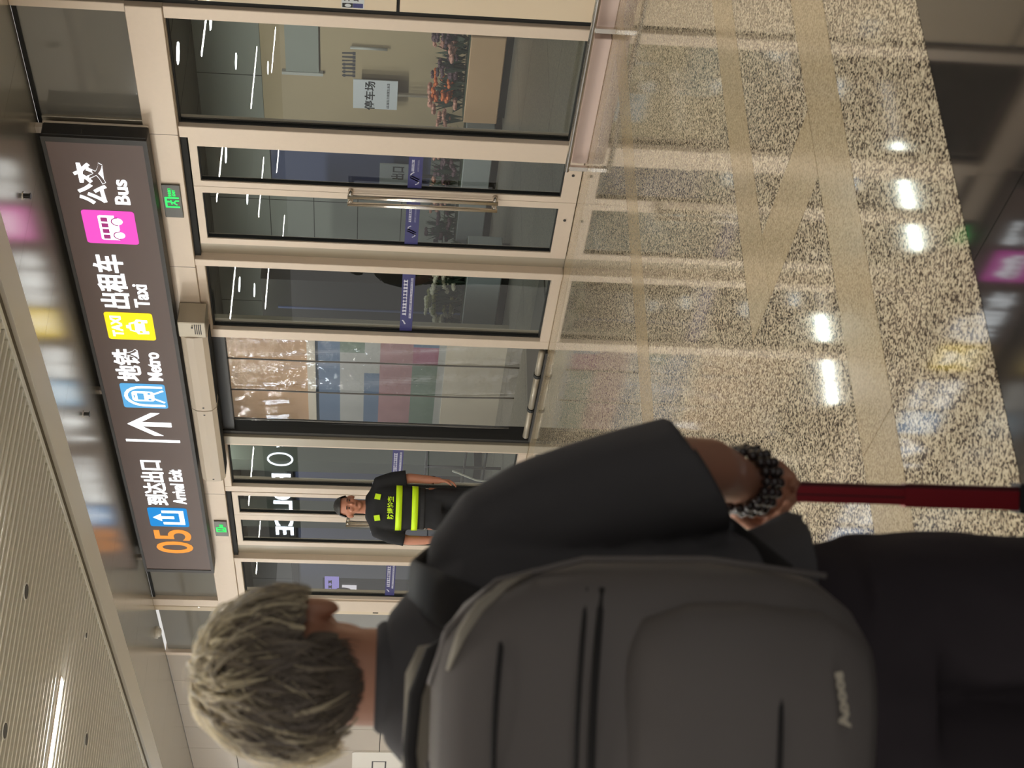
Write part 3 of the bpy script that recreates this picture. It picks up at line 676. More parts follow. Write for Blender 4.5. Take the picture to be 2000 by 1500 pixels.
# planters with flowers
def planter(x0, x1, y, h, m, cols, lb, hmax, n, seed):
    rs = random.Random(seed)
    t = thing('flower_planter', lb, 'planter', (x0, y, 0)); L = x1-x0
    B('box', M[m], t, (0, L, 0, .45, .09, h), bevel=.01); B('plinth', M['dark_metal'], t, (.05, L-.05, .06, .40, 0, .09))
    k = max(1, round(L/1.1))
    B('panel_joint', M['gap'], t, *[(L*i/k-.006, L*i/k+.006, -.002, .0, .09, h) for i in range(1, k)]) if k > 1 else None
    B('soil', M['leaf'], t, (.02, L-.02, .02, .43, h, h+.01))
    bm = bmesh.new()
    for i in range(n):
        px, py = rs.uniform(.04, L-.04), rs.uniform(.05, .40); hh = rs.uniform(.08, hmax)
        for q in range(5):
            an = rs.uniform(0, 6.28); l = rs.uniform(.06, .14)
            p0 = Vector((px, py, h+.005)); p1 = p0+Vector((math.cos(an)*l*.4, math.sin(an)*l*.4, hh*.6)); p2 = p0+Vector((math.cos(an)*l, math.sin(an)*l, hh))
            sd = Vector((-math.sin(an), math.cos(an), 0))*.022
            v = [bm.verts.new(c) for c in (p0, p1-sd, p1+sd, p2)]; bm.faces.new((v[0], v[1], v[2])); bm.faces.new((v[1], v[3], v[2]))
    lv = obj('leaves', bm, M['leaf'], t); lv['kind'] = 'stuff'
    for ci, c in enumerate(cols):
        for i in range(max(3, int(n*.35))):
            px = L*((ci+rs.random())/len(cols)); px = min(L-.05, max(.05, px)); py = rs.uniform(.05, .35); hh = rs.uniform(.10, hmax)
            bm = bmesh.new(); r = rs.uniform(.042, .075)
            for q in range(6):
                an = q*math.pi/3+rs.random()
                ell(bm, (px+math.cos(an)*r*.6, py+math.sin(an)*r*.6, h+hh+rs.uniform(-.01, .01)), (r*.55, r*.55, r*.35), None, 6, 4)
            obj('flower', bm, M[c], t)
            
planter(-14.02, -12.60, 5.45, .49, 'planter', ['fl_pink', 'fl_orange', 'fl_plum', 'fl_pink', 'fl_plum'], 'beige planter box with orange and plum flowers, right behind the first pane', .42, 46, 3)
planter(-16.6, -14.2, 5.45, .44, 'planter2', ['fl_plum', 'fl_pink', 'fl_plum', 'fl_pink'], 'grey planter box with dull pink flowers behind the nearer sliding door', .42, 44, 4)
planter(-14.75, -13.5, 2.90, .47, 'planter2', ['fl_white', 'fl_olive', 'fl_white', 'fl_white'], 'pale planter with white and yellow-green flowers behind the pane beside the strip curtain', .42, 50, 5)
# dark kiosk behind pane 2
t = thing('dark_kiosk', 'tall dark glass kiosk door with slanted light edges behind the second pane', 'kiosk', (0, 0, 0))
B('body', M['dark_metal'], t, (-17.1, -15.9, 4.4, 5.0, 0, 2.9)); B('edge', M['out_blue'], t, (-17.1, -17.06, 4.385, 4.4, 0, 2.9), (-16.5, -16.47, 4.385, 4.4, .3, 2.7))
# mural board behind the strip curtain
t = thing('mural_board', 'large pastel picture board with cream base outside the strip curtain', 'picture board', (0, 2.3, 0))
X0, X1 = at(700, 846, 2.3).x, at(700, 650, 2.3).x
B('base', M['cream'], t, (X0, X1, -.04, .12, 0, .66)); B('frame', M['cream'], t, (X0, X1, -.05, .12, 2.09, 2.18))
B('upper_panel', M['planter'], t, (X0, X1, .02, .12, 2.18, 3.3)); B('post', M['jamb'], t, (X0-.08, X0, -.03, .12, 0, 3.3), (X1, X1+.08, -.03, .12, 0, 3.3))
for m_, z0, z1, xa, xb in (('mural_blue', 1.82, 2.09, X0, X1), ('mural_green', 1.55, 1.82, -14.3, X1), ('mural_white', 1.55, 1.82, X0, -14.3), ('mural_white', 1.38, 1.55, -14.7, X1), ('mural_blue', 1.38, 1.55, X0, -14.7),
                       ('mural_pink', 1.02, 1.38, X0, X1), ('mural_blue', .74, 1.02, -14.15, X1), ('mural_green', .74, 1.02, X0, -14.5), ('mural_rose', .74, 1.02, -14.5, -14.15), ('mural_white', .66, .74, X0, X1)):
    B('picture_field', M[m_], t, (xa, xb, -.02, .0, z0, z1))
# dark metal barrier seen through pane 3
t = thing('metal_barrier', 'dark metal barrier frame behind the pane right of the guard', 'barrier', (0, 1.2, 0))
def bar(x0, z0, x1, z1, r=.018):
    bm = bmesh.new(); tube(bm, [(x0, 0, z0), (x1, 0, z1)], r, 8); return obj('bar', bm, M['dark_metal'], t, True)
pA, pB = at(870, 870, 1.2), at(1000, 940, 1.2)
for x in (at(900, 913, 1.2).x, pB.x-.2, pA.x+.1): bar(x, .018, x, .85)
for z in (.84, .42, .20): bar(pB.x-.2, z, pA.x+.1, z, .014)
t = thing('folding_chair_tube', 'thin curved glossy pale tube standing behind the guard\'s hand', 'tube', (0, .55, 0))
q = [at(*p, .55) for p in ((884, 920), (893, 923), (905, 928), (917, 933), (930, 938))]
bm = bmesh.new(); tube(bm, [(p.x, 0, p.z) for p in q]+[(q[-1].x-.02, 0, q[-1].z-.1), (q[-1].x-.02, 0, .0)], .010, 8); obj('tube', bm, M['out_fill'] if False else M['white'], t, True)
# dim outer posts
for k, x in enumerate((-19.5, -17.9)):
    t = thing('hall_column', ('slim grey hall column behind the far sliding door', 'slim grey hall column behind the dark pane right of the guard')[k], 'column', (x, 3.0, 0))
    B('shaft', M['out_grey'], t, (-.14, .14, -.14, .14, 0, CZ)); B('foot', M['dark_metal'], t, (-.16, .16, -.16, .16, 0, .1)); 
t = thing('blue_screen_wall', 'dark blue advertising wall far behind the guard', 'partition', (0, 0, 0))
B('panel', M['out_blue'], t, (-27, -20.2, 5.2, 5.3, .3, 2.7)); B('frame', M['dark_metal'], t, (-27, -20.2, 5.15, 5.3, 2.7, 2.8), (-27, -20.2, 5.15, 5.3, 0, .3))
t = thing('advert_screen', 'small lit purple and white poster screens seen above the dark shoulder', 'screen', (0, 2.2, 0))
a, b = at(634, 1128, 2.2), at(662, 1162, 2.2)
B('purple_poster', emis('poster_purple', srgb(160, 145, 215), .8), t, (b.x, a.x, 0, .02, b.z, a.z)); dashes('lettering', M['ink'], t, b.x+.05, a.x-.05, (a.z+b.z)/2, a.z-.05, 0, 3)
a, b = at(668, 1145, 2.2), at(696, 1164, 2.2)
B('white_poster', emis('poster_white', srgb(226, 216, 222), .9), t, (b.x, a.x, 0, .02, b.z, a.z)); XZ('round_emblem', M['fl_plum'], t, [disc((a.x+b.x)/2, a.z-.02, .12, 16)], -.006, 0)
B('stand', M['dark_metal'], t, (b.x-.05, a.x+.1, .02, .08, 0, at(634, 1128, 2.2).z+.03))

# ================================================================== HALL BEHIND THE CAMERA (seen in reflections)
t = thing('police_sign', 'illuminated police lightbox sign with round emblem, seen mirrored in the far glass', 'sign', (0, -3.0, 0))
B('housing', M['dark_metal'], t, (-20.35, -16.9, -.12, 0, 2.42, 2.86))
text('lettering', 'POLICE', M['police'], t, -20.18, -18.45, 2.51, 2.77, 0, .012, .02, mirror=True)
text('lettering', '警务', M['police'], t, -17.74, -17.06, 2.50, 2.80, 0, .012, .02, mirror=True)
XZ('emblem', M['police'], t, stroke([(-18.05+.16*math.cos(a*math.pi/12), 2.64+.16*math.sin(a*math.pi/12)) for a in range(25)], .02), 0, .012)
B('hanger', M['dark_metal'], t, (-19.6, -19.56, -.08, -.04, 2.86, CZ-.03), (-17.6, -17.56, -.08, -.04, 2.86, CZ-.03))

# ================================================================== PEOPLE
def head(bm, H, cx=0, cy=0, turn=0, k=1.0):
    """skull, jaw, nose, lips, ears; H = top of skull, face towards +y"""
    R = Matrix.Rotation(turn, 3, 'Z')
    def e(c, r): 
        p = R @ Vector((c[0]*k, c[1]*k, 0)); ell(bm, (cx+p.x, cy+p.y, H+c[2]*k), (r[0]*k, r[1]*k, r[2]*k), R)
    e((0, 0, -.098), (.074, .094, .098)); e((0, .030, -.155), (.055, .060, .062)); e((0, .068, -.200), (.026, .022, .018))
    e((0, .082, -.095), (.050, .014, .012)); e((0, .098, -.135), (.013, .020, .013)); e((0, .092, -.118), (.009, .012, .026))
    e((0, .088, -.163), (.024, .009, .006)); e((0, .086, -.173), (.021, .009, .006))
    for s in (-1, 1):
        e((s*.040, .068, -.135), (.022, .020, .018)); e((s*.082, -.004, -.126), (.012, .020, .032)); e((s*.079, .0, -.146), (.006, .009, .012))
def face_bits(par, H, cx=0, cy=0, turn=0, hairmat=None):
    R = Matrix.Rotation(turn, 3, 'Z'); bm = bmesh.new(); bb = bmesh.new(); mm = bmesh.new()
    for s in (-1, 1):
        p = R @ Vector((s*.031, .0835, 0)); ell(bm, (cx+p.x, cy+p.y, H-.113), (.011, .007, .005), R, 10, 6)
        p = R @ Vector((s*.032, .0955, 0)); ell(bb, (cx+p.x, cy+p.y, H-.094), (.018, .004, .004), R, 10, 6)
    p = R @ Vector((0, .0975, 0)); ell(mm, (cx+p.x, cy+p.y, H-.168), (.022, .003, .002), R, 10, 6)
    obj('eye', bm, M['black'], par, True); obj('eyebrow', bb, hairmat, par, True); obj('mouth_line', mm, M['leather'], par, True)
def hand_fingers(bm, wr, d, up, side, curl, sc=1.0):
    """palm and five fingers; wr wrist, d pointing direction, up = back of the hand, side = towards the little finger"""
    wr, d, up, side = Vector(wr), Vector(d).normalized(), Vector(up).normalized(), Vector(side).normalized()
    tube(bm, [wr-d*.01, wr+d*.03*sc, wr+d*.085*sc], [.026*sc, .036*sc, .038*sc], 12, .45) if False else None
    A = [wr-d*.01*sc, wr+d*.04*sc, wr+d*.088*sc]
    loft(bm, [(A[0], side*.026*sc, up*.020*sc, 2.4), (A[1], side*.038*sc, up*.016*sc, 2.8), (A[2], side*.041*sc, up*.013*sc, 2.8)], 16)
    L = (.072, .082, .078, .060)
    for i, l in enumerate(L):
        off = (-.030+i*.020)*sc; p = wr+d*.085*sc+side*off; pts = [p.copy()]; ang = 0; dd = d.copy()
        for s_ in (.45, .32, .23):
            ang += curl; dd = (d*math.cos(ang)-up*math.sin(ang)); p = p+dd*(l*s_*sc); pts.append(p.copy())
        tube(bm, pts, [.0098*sc, .0094*sc, .0086*sc, .007*sc], 8)
    p = wr+d*.030*sc-side*.030*sc; q = p+(d*.7-side*.6-up*.25).normalized()*.036*sc; r_ = q+(d*.85-side*.05-up*.55).normalized()*.030*sc; s2 = r_+(d*.75-up*.5+side*.2).normalized()*.024*sc
    tube(bm, [p, q, r_, s2], [.014*sc, .0115*sc, .0105*sc, .008*sc], 8)

# ---------------------------------------------------------------- the traveller in the foreground
H = Vector((-.84186, .53970, 0)); RR = Vector((.53970, .84186, 0))
mb = CAMP+H*1.87+RR*(-.355); mb.z = 0
RZ = math.atan2(H.y, H.x)-math.pi/2
man = thing('person', 'blond person seen from behind in black with a black backpack, holding a red suitcase pole', 'person', mb, RZ)
bm = bmesh.new()
head(bm, 1.592, 0, .01, -.10)
tube(bm, [(0, -.005, 1.30), (0, -.005, 1.38), (0, .0, 1.47)], [.068, .058, .058], 20)
loft(bm, [hl(.86, 0, 0, .13, .10), hl(1.0, 0, 0, .12, .095), hl(1.2, 0, 0, .14, .10), hl(1.30, 0, -.01, .15, .08), hl(1.345, 0, -.01, .10, .06), hl(1.38, 0, -.005, .06, .05)])
EL = Vector((.262, -.02, 1.035)); WR = Vector((.240, .135, .925))
tube(bm, [(.16, -.01, 1.29), (.20, -.015, 1.20), EL, (.256, .05, .985), WR, (.238, .15, .915)], [.045, .044, .040, .041, .030, .028], 16)
hand_fingers(bm, WR, (-.05, .75, -.55), (.62, .38, .60), (.72, -.30, -.48), 1.15, .98)
tube(bm, [(-.16, -.01, 1.29), (-.22, -.01, 1.17), (-.26, .0, 1.05), (-.27, .05, .93), (-.27, .07, .83)], [.045, .044, .040, .034, .028], 16)
hand_fingers(bm, (-.27, .07, .83), (0, .12, -1), (-1, 0, 0), (0, -1, 0), .35)
for s in (-1, 1): tube(bm, [(s*.085, 0, .90), (s*.09, .01, .50), (s*.09, -.01, .10), (s*.09, .0, .07)], [.085, .058, .038, .036], 16)
remeshed('body', bm, M['skin'], man, .0055, 5)
face_bits(man, 1.592, 0, .01, -.10, M['guard_hair'])
# T-shirt with wide half sleeves
bm = bmesh.new()
loft(bm, [hl(.885, .018, .0, .196, .135, 2.6), hl(.93, .008, 0, .180, .128, 2.6), hl(1.0, 0, 0, .172, .12, 2.6), hl(1.15, 0, 0, .172, .122, 2.6), hl(1.25, 0, -.005, .176, .118, 2.6), hl(1.295, 0, -.01, .170, .100, 2.5), hl(1.330, 0, -.01, .130, .080, 2.3),
          hl(1.357, 0, -.008, .098, .074, 2.2), hl(1.378, 0, -.005, .074, .068, 2)])
def sleeve(s):
    R_ = []
    for (cx, cz, r, ax_, az_) in ((.115, 1.288, .050, 0, 1), (.148, 1.278, .056, .35, .94), (.178, 1.250, .062, .70, .71), (.196, 1.20, .068, .88, .47), (.214, 1.145, .072, .88, .47), (.234, 1.08, .075, .87, .49), (.256, 1.008, .078, .85, .53)):
        R_.append(((s*cx, -.005, cz), (s*ax_*r, 0, az_*r), (0, r*1.05, 0), 2.2))
    loft(bm, R_, 32)
sleeve(1); sleeve(-1)
tee = remeshed('t_shirt', bm, M['tee'], man, .0075, 2, .005, 9)
# inner cuff fold of the right sleeve
bm = bmesh.new(); loft(bm, [((.243, .0, 1.04), (.058, 0, .036), (0, .062, 0), 2.2), ((.250, .004, .998), (.050, 0, .030), (0, .056, 0), 2.2)], 28); obj('sleeve_lining', bm, M['tee'], man, True)
bm = bmesh.new(); loft(bm, [hl(1.350, 0, -.006, .072, .068, 2), hl(1.384, 0, -.006, .066, .064, 2), hl(1.390, 0, -.006, .061, .060, 2)], 32); obj('collar', bm, M['tee'], man, True)
# trousers
bm = bmesh.new()
loft(bm, [hl(.93, 0, 0, .160, .115, 2.6), hl(.80, 0, 0, .178, .128, 2.6), hl(.74, 0, 0, .178, .122, 2.5)])
for s in (-1, 1): loft(bm, [hl(.82, s*.088, 0, .094, .125, 2.4), hl(.70, s*.090, .005, .098, .114, 2.4), hl(.54, s*.092, .008, .098, .104, 2.4), hl(.42, s*.095, .01, .080, .090, 2.1), hl(.20, s*.095, .0, .072, .078, 2), hl(.045, s*.095, .0, .070, .078, 2)], 28)
remeshed('trousers', bm, M['trouser'], man, .010, 4, .008, 9)
for s in (-1, 1):
    bm = bmesh.new(); loft(bm, [hl(0, s*.095, .05, .044, .135, 2.6), hl(.03, s*.095, .05, .046, .137, 2.6), hl(.06, s*.095, .04, .042, .115, 2.4), hl(.09, s*.095, .0, .038, .060, 2.2)], 28); obj('shoe', bm, M['rubber'], man, True)
# beads
br = empty('bracelet'); br.parent = man
ax_d = (Vector((-.05, .75, -.55))).normalized(); n1 = ax_d.cross(Vector((1, 0, 0))).normalized(); n2 = ax_d.cross(n1)
bead_me = None
for loop, (cc, rad, nb, br_) in enumerate(((WR-ax_d*.002, .040, 17, .0075), (WR+ax_d*.016, .043, 18, .0075), (WR+ax_d*.034+Vector((.0, 0, .003)), .046, 19, .0075))):
    for k in range(nb):
        a = 2*math.pi*k/nb; p = cc+n1*(rad*math.cos(a))+n2*(rad*.92*math.sin(a))
        if bead_me is None:
            bm = bmesh.new(); ell(bm, (0, 0, 0), (br_,)*3, None, 12, 8); o = obj('bead', bm, M['beads'], br, True); bead_me = o.data
        else: o = bpy.data.objects.new('bead', bead_me); COL.objects.link(o); o.parent = br
        o.location = p
# hair
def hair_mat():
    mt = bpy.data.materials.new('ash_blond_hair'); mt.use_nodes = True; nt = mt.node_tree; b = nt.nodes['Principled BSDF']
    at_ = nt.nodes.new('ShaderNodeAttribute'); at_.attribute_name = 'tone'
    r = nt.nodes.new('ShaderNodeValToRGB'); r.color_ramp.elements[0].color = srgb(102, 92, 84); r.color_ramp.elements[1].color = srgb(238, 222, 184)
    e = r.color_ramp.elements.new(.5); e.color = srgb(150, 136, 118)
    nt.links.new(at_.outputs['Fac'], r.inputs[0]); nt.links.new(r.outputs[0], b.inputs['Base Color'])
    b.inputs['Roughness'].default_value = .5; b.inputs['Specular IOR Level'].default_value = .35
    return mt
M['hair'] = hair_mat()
rs = random.Random(11); verts = []; faces = []; tones = []
HC = Vector((0, .008, 1.498)); HR = Vector((.083, .100, .098))
def surf(d, off): return HC+Vector((d.x*(HR.x+off), d.y*(HR.y+off), d.z*(HR.z+off)))
def lock(d0, length, wd, tone, lift, rnd=1.0):
    d = d0.normalized(); n = 6; prev = None; side0 = None
    g = Vector((rs.gauss(0, .35)*rnd, rs.gauss(0, .35)*rnd, -1))
    g.x += .35*d.x                                 # flick outward at the sides
    for i in range(n+1):
        if i > 1 and ((d.x > .58 and d.z < -.24) or (d.x < -.58 and d.z < -.62) or (d.y > .2 and d.z < -.05)): break
        f = i/n; p = surf(d, .004+lift*math.sin(f*2.2)*.9+lift*.3*f)
        tdir = (g-d*g.dot(d)); tdir = tdir.normalized() if tdir.length > 1e-4 else Vector((1, 0, 0))
        sd = d.cross(tdir).normalized()*(wd*(1-f*.85)*(.6+.4*math.sin(f*3)))
        b = len(verts); verts.extend([p-sd, p+d*wd*.35, p+sd]); tones.extend([tone+.10*f]*3)
        if i:
            faces.extend([(b-3, b-2, b+1, b), (b-2, b-1, b+2, b+1)])
        d = (d+tdir*(length/n/.09)).normalized()
def allowed(d):
    if d.y > .55 and d.z < .30: return False
    if d.z < -.50: return False
    if d.z < -.12 and d.x > .60: return False
    if d.z < -.30 and abs(d.x) > .55+(.2 if d.x < 0 else 0): return False
    if d.y > .15 and d.z < -.05: return False
    return True
cnt = 0
while cnt < 3400:
    d = Vector((rs.gauss(0, 1), rs.gauss(0, 1), rs.gauss(0, 1))).normalized()
    if not allowed(d): continue
    rim = max(0, d.z-.50)*1.5+max(0, abs(d.x)-.55)*1.5+max(0, d.y)*.6  # lit rim and shaded centre painted into the tone, besides the blond top
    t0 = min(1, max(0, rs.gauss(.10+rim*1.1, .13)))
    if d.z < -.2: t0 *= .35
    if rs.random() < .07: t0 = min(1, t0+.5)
    thick = cnt < 900
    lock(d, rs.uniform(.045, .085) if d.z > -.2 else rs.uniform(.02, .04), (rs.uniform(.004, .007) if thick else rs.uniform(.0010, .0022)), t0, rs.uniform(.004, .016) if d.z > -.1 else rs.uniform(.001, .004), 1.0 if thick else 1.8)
    cnt += 1
for k in range(260):                                 # light flicked tips at the left temple and top
    d = Vector((-.95+rs.gauss(0, .10), .12+rs.gauss(0, .22), .15+rs.gauss(0, .28))).normalized()
    if d.z < -.25: continue
    lock(d, rs.uniform(.05, .09), rs.uniform(.0012, .003), rs.uniform(.6, 1), rs.uniform(.010, .026), 1.2)
for k in range(120):
    d = Vector((.92+rs.gauss(0, .08), .1+rs.gauss(0, .2), .35+rs.gauss(0, .2))).normalized(); lock(d, rs.uniform(.04, .07), rs.uniform(.0012, .0025), rs.uniform(.3, .7), rs.uniform(.008, .02), 1.2)
# nape hair, tapering into the neck
NC, NR = Vector((0, -.026, 1.452)), Vector((.060, .058, .056))
for k in range(900):
    d = Vector((rs.gauss(0, .55), -abs(rs.gauss(.8, .3)), rs.gauss(-.2, .5))).normalized()
    if abs(d.x) > .80 or d.z < -.80+abs(d.x)*.5: continue
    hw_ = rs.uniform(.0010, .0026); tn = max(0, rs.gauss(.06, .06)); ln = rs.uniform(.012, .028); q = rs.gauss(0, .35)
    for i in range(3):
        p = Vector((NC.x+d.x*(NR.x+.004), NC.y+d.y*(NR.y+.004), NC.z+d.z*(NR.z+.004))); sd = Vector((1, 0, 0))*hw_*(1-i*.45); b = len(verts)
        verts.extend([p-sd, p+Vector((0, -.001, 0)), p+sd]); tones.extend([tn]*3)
        if i: faces.extend([(b-3, b-2, b+1, b), (b-2, b-1, b+2, b+1)])
        d = (d+Vector((q, 0, -1))*(ln/2/.056)*.9).normalized()
hm = bpy.data.meshes.new('hair'); hm.from_pydata([tuple(v) for v in verts], [], faces)
atr = hm.attributes.new('tone', 'FLOAT', 'POINT')
atr.data.foreach_set('value', tones)
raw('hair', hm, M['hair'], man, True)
bm = bmesh.new(); bmesh.ops.create_uvsphere(bm, u_segments=40, v_segments=28, radius=1)
for v in bm.verts:
    d = v.co.normalized(); v.co = surf(d, .0035+.002*noise.noise(d*6))
bad = [v for v in bm.verts if not allowed(Vector(((v.co.x-HC.x)/HR.x, (v.co.y-HC.y)/HR.y, (v.co.z-HC.z)/HR.z)).normalized())]
bmesh.ops.delete(bm, geom=bad, context='VERTS')
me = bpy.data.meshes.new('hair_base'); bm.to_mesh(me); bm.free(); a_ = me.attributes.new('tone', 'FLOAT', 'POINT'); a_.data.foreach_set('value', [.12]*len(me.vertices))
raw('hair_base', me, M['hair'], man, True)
bm = bmesh.new(); bmesh.ops.create_uvsphere(bm, u_segments=32, v_segments=20, radius=1); bad = []
for v in bm.verts:
    d = v.co.normalized(); v.co = Vector((NC.x+d.x*NR.x, NC.y+d.y*NR.y, NC.z+d.z*NR.z))
    if d.y > -.1 or d.z < -.82+abs(d.x)*.5: bad.append(v)
bmesh.ops.delete(bm, geom=bad, context='VERTS')
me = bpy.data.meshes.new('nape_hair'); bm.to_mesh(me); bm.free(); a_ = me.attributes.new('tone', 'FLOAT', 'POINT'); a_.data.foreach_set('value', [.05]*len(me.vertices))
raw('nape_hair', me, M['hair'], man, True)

# ---------------------------------------------------------------- backpack
pk = thing('backpack', 'black backpack with small pale logo on the back of the blond person', 'backpack', mb, RZ)
bm = bmesh.new(); P = []
for z, hw, dp in ((.868, .060, .05), (.876, .100, .075), (.895, .130, .09), (.93, .157, .105), (.985, .172, .112), (1.08, .174, .110), (1.175, .170, .102), (1.228, .160, .094), (1.27, .146, .082), (1.30, .122, .066), (1.322, .090, .048), (1.332, .050, .026)):
    P.append(((0, -.235, z), (hw, 0, 0), (0, dp*.92, 0), 3.0))
loft(bm, P, 56)
for v in bm.verts:                       # soft dents and bulges
    q = v.co; v.co += Vector((0, -1, 0))*.010*noise.noise(Vector((q.x*7, q.y*3, q.z*6)))
obj('main_body', bm, M['pack'], pk, True)
bm = bmesh.new(); P = []
for z, hw, dp in ((.885, .07, .02), (.90, .105, .040), (.94, .130, .052), (1.02, .138, .058), (1.08, .136, .052), (1.125, .120, .036), (1.145, .09, .014)):
    P.append(((.004, -.312, z), (hw, 0, 0), (0, dp, 0), 2.8))
loft(bm, P, 48); fp = obj('front_pocket', bm, M['pack'], pk, True)
def seam(nm, pts, r, m, par): bm = bmesh.new(); tube(bm, pts, r, 6); return obj(nm, bm, M[m], par, True)
def arcpts(z, hw, y, sag, n=14, bow=.06): return [(-hw+2*hw*i/n, y+bow*((2*i/n-1)**2), z+sag*(1-(2*i/n-1)**2)) for i in range(n+1)]
seam('zip', arcpts(1.165, .150, -.348, .012, bow=.05), .0040, 'pack2', pk); seam('zip', arcpts(1.180, .150, -.346, .012, bow=.05), .0028, 'pack2', pk)
seam('zip', arcpts(1.262, .118, -.322, .010, bow=.04), .0034, 'pack2', pk)
seam('piping', [(.168, -.29, .93), (.180, -.27, 1.05), (.176, -.265, 1.18), (.150, -.26, 1.27), (.100, -.255, 1.318), (.04, -.25, 1.335)], .0032, 'pack', pk)
seam('piping', [(-.168, -.29, .93), (-.180, -.27, 1.05), (-.176, -.265, 1.18), (-.150, -.26, 1.27), (-.100, -.255, 1.318), (-.04, -.25, 1.335)], .0032, 'pack', pk)
seam('piping', arcpts(.99, .130, -.371, .004, bow=.04), .0030, 'pack2', fp)
seam('grab_handle', [(.085, -.20, 1.30), (.065, -.20, 1.332), (.02, -.205, 1.348), (-.04, -.205, 1.352), (-.09, -.20, 1.345), (-.12, -.20, 1.31)], .0085, 'pack2', pk)
bm = bmesh.new(); loft(bm, [((-.03, -.165, 1.318), (.10, 0, 0), (0, .012, 0), 2.4), ((-.03, -.165, 1.345), (.095, 0, 0), (0, .010, 0), 2.4), ((-.035, -.163, 1.358), (.07, 0, 0), (0, .007, 0), 2.2)], 30); obj('back_pad_edge', bm, M['pack_grey'], pk, True)
bm = bmesh.new(); tube(bm, [(.160, -.268, 1.235), (.150, -.282, 1.262), (.128, -.288, 1.288), (.100, -.285, 1.305), (.060, -.275, 1.318)], [.001, .004, .006, .006, .002], 10); obj('lining_edge', bm, M['pack_grey'], pk, True)
for s in (-1, 1):
    bm = bmesh.new(); pts = [(s*.095, -.150, 1.27), (s*.110, -.115, 1.320), (s*.115, -.03, 1.350), (s*.120, .06, 1.33), (s*.120, .118, 1.28), (s*.125, .140, 1.15), (s*.150, .125, 1.02), (s*.188, .03, .96), (s*.150, -.15, .93)]
    R_ = []
    vs = [Vector(p) for p in pts]
    for i, p in enumerate(vs):
        tg = (vs[min(i+1, 8)]-vs[max(i-1, 0)]).normalized(); a = Vector((1, 0, 0)); a = (a-tg*a.dot(tg)).normalized(); b = tg.cross(a)
        R_.append((p, a*(.030 if i < 6 else .014), b*(.006 if i < 6 else .003), 2.5))
    loft(bm, R_, 16); obj('shoulder_strap', bm, M['pack2'], pk, True)
lg = text('logo', 'Aooos', M['cream'], pk, 0, .056, 0, .0115, 0, .001, .05)
lg.rotation_euler = (0, math.radians(-10), math.radians(4)); lg.location = (.030, -.3755, .925)

# ---------------------------------------------------------------- suitcase
hp = mb+RR*.223+H*.205; hp.z = 0
sc_ = thing('suitcase', 'suitcase with a red pull pole, gripped by the blond person', 'suitcase', hp, RZ)
B('pull_pole', M['red'], sc_, (-.0135, .0085, -.008, .008, .56, .872)); B('groove', M['redd'], sc_, (.0085, .0135, -.007, .007, .56, .872), (-.004, -.002, -.0085, -.008, .56, .872))
B('lower_pole', M['red'], sc_, (-.016, .010, -.010, .010, .50, .68)); B('groove', M['redd'], sc_, (.010, .0155, -.009, .009, .50, .68))
B('pole_collar', M['rubber'], sc_, (-.015, .015, -.011, .011, .862, .885), bevel=.002)
bm = bmesh.new(); tube(bm, [(-.02, -.05, .888), (-.005, -.02, .892), (0, .02, .894), (.005, .05, .892)], .013, 12); obj('grip', bm, M['rubber'], sc_, True)
B('shell', mat('dark_red_shell', srgb(96, 20, 28), .4), sc_, (-.19, .19, .02, .22, .05, .34), bevel=.03)
B('shell_rib', M['redd'], sc_, *[(-.16+i*.055, -.15+i*.055, .012, .02, .09, .31) for i in range(7)])
B('pole_sleeve', M['rubber'], sc_, (-.02, .02, -.014, .02, .30, .52))
for x in (-.15, .15):
    for y in (.05, .19):
        bm = bmesh.new(); tube(bm, [(x-.012, y, .026), (x+.012, y, .026)], .026, 14); wh = obj('wheel', bm, M['rubber'], sc_, True)

# ---------------------------------------------------------------- security guard
gp = Vector((-11.33, -1.2, 0)); fwd = Vector((CAMP.x-gp.x, CAMP.y-gp.y, 0)).normalized(); GR = math.atan2(fwd.y, fwd.x)-math.pi/2
gd = thing('person', 'security guard in black T-shirt with lime reflective bands facing the camera', 'person', gp, GR)
bm = bmesh.new(); GH = 1.705; gt = .22
head(bm, GH, .0, .015, gt)
tube(bm, [(0, -.005, 1.40), (0, .0, 1.47), (0, .008, 1.57)], [.066, .056, .055], 18)
loft(bm, [hl(.92, 0, 0, .14, .10), hl(1.08, 0, 0, .13, .095), hl(1.28, 0, 0, .15, .10), hl(1.40, 0, -.01, .15, .08), hl(1.45, 0, -.01, .08, .055)])
# his left arm (image right) hangs, his right arm likewise
tube(bm, [(-.185, 0, 1.385), (-.225, -.02, 1.22), (-.245, -.02, 1.10), (-.238, .03, .97), (-.232, .05, .86)], [.048, .046, .041, .036, .027], 14)
hand_fingers(bm, (-.232, .05, .86), (.02, .15, -1), (-1, 0, 0), (0, -1, 0), .45, .95)
tube(bm, [(.185, 0, 1.385), (.235, -.02, 1.22), (.262, -.02, 1.10), (.258, .03, .97), (.245, .07, .86)], [.048, .046, .041, .036, .027], 14)
hand_fingers(bm, (.245, .07, .86), (-.02, .15, -1), (1, 0, 0), (0, -1, 0), .45, .95)
for s in (-1, 1): tube(bm, [(s*.09, 0, .95), (s*.10, .01, .50), (s*.10, -.01, .08)], [.085, .058, .04], 14)
remeshed('body', bm, M['skin2'], gd, .007, 4)
face_bits(gd, GH, 0, .015, gt, M['guard_hair'])
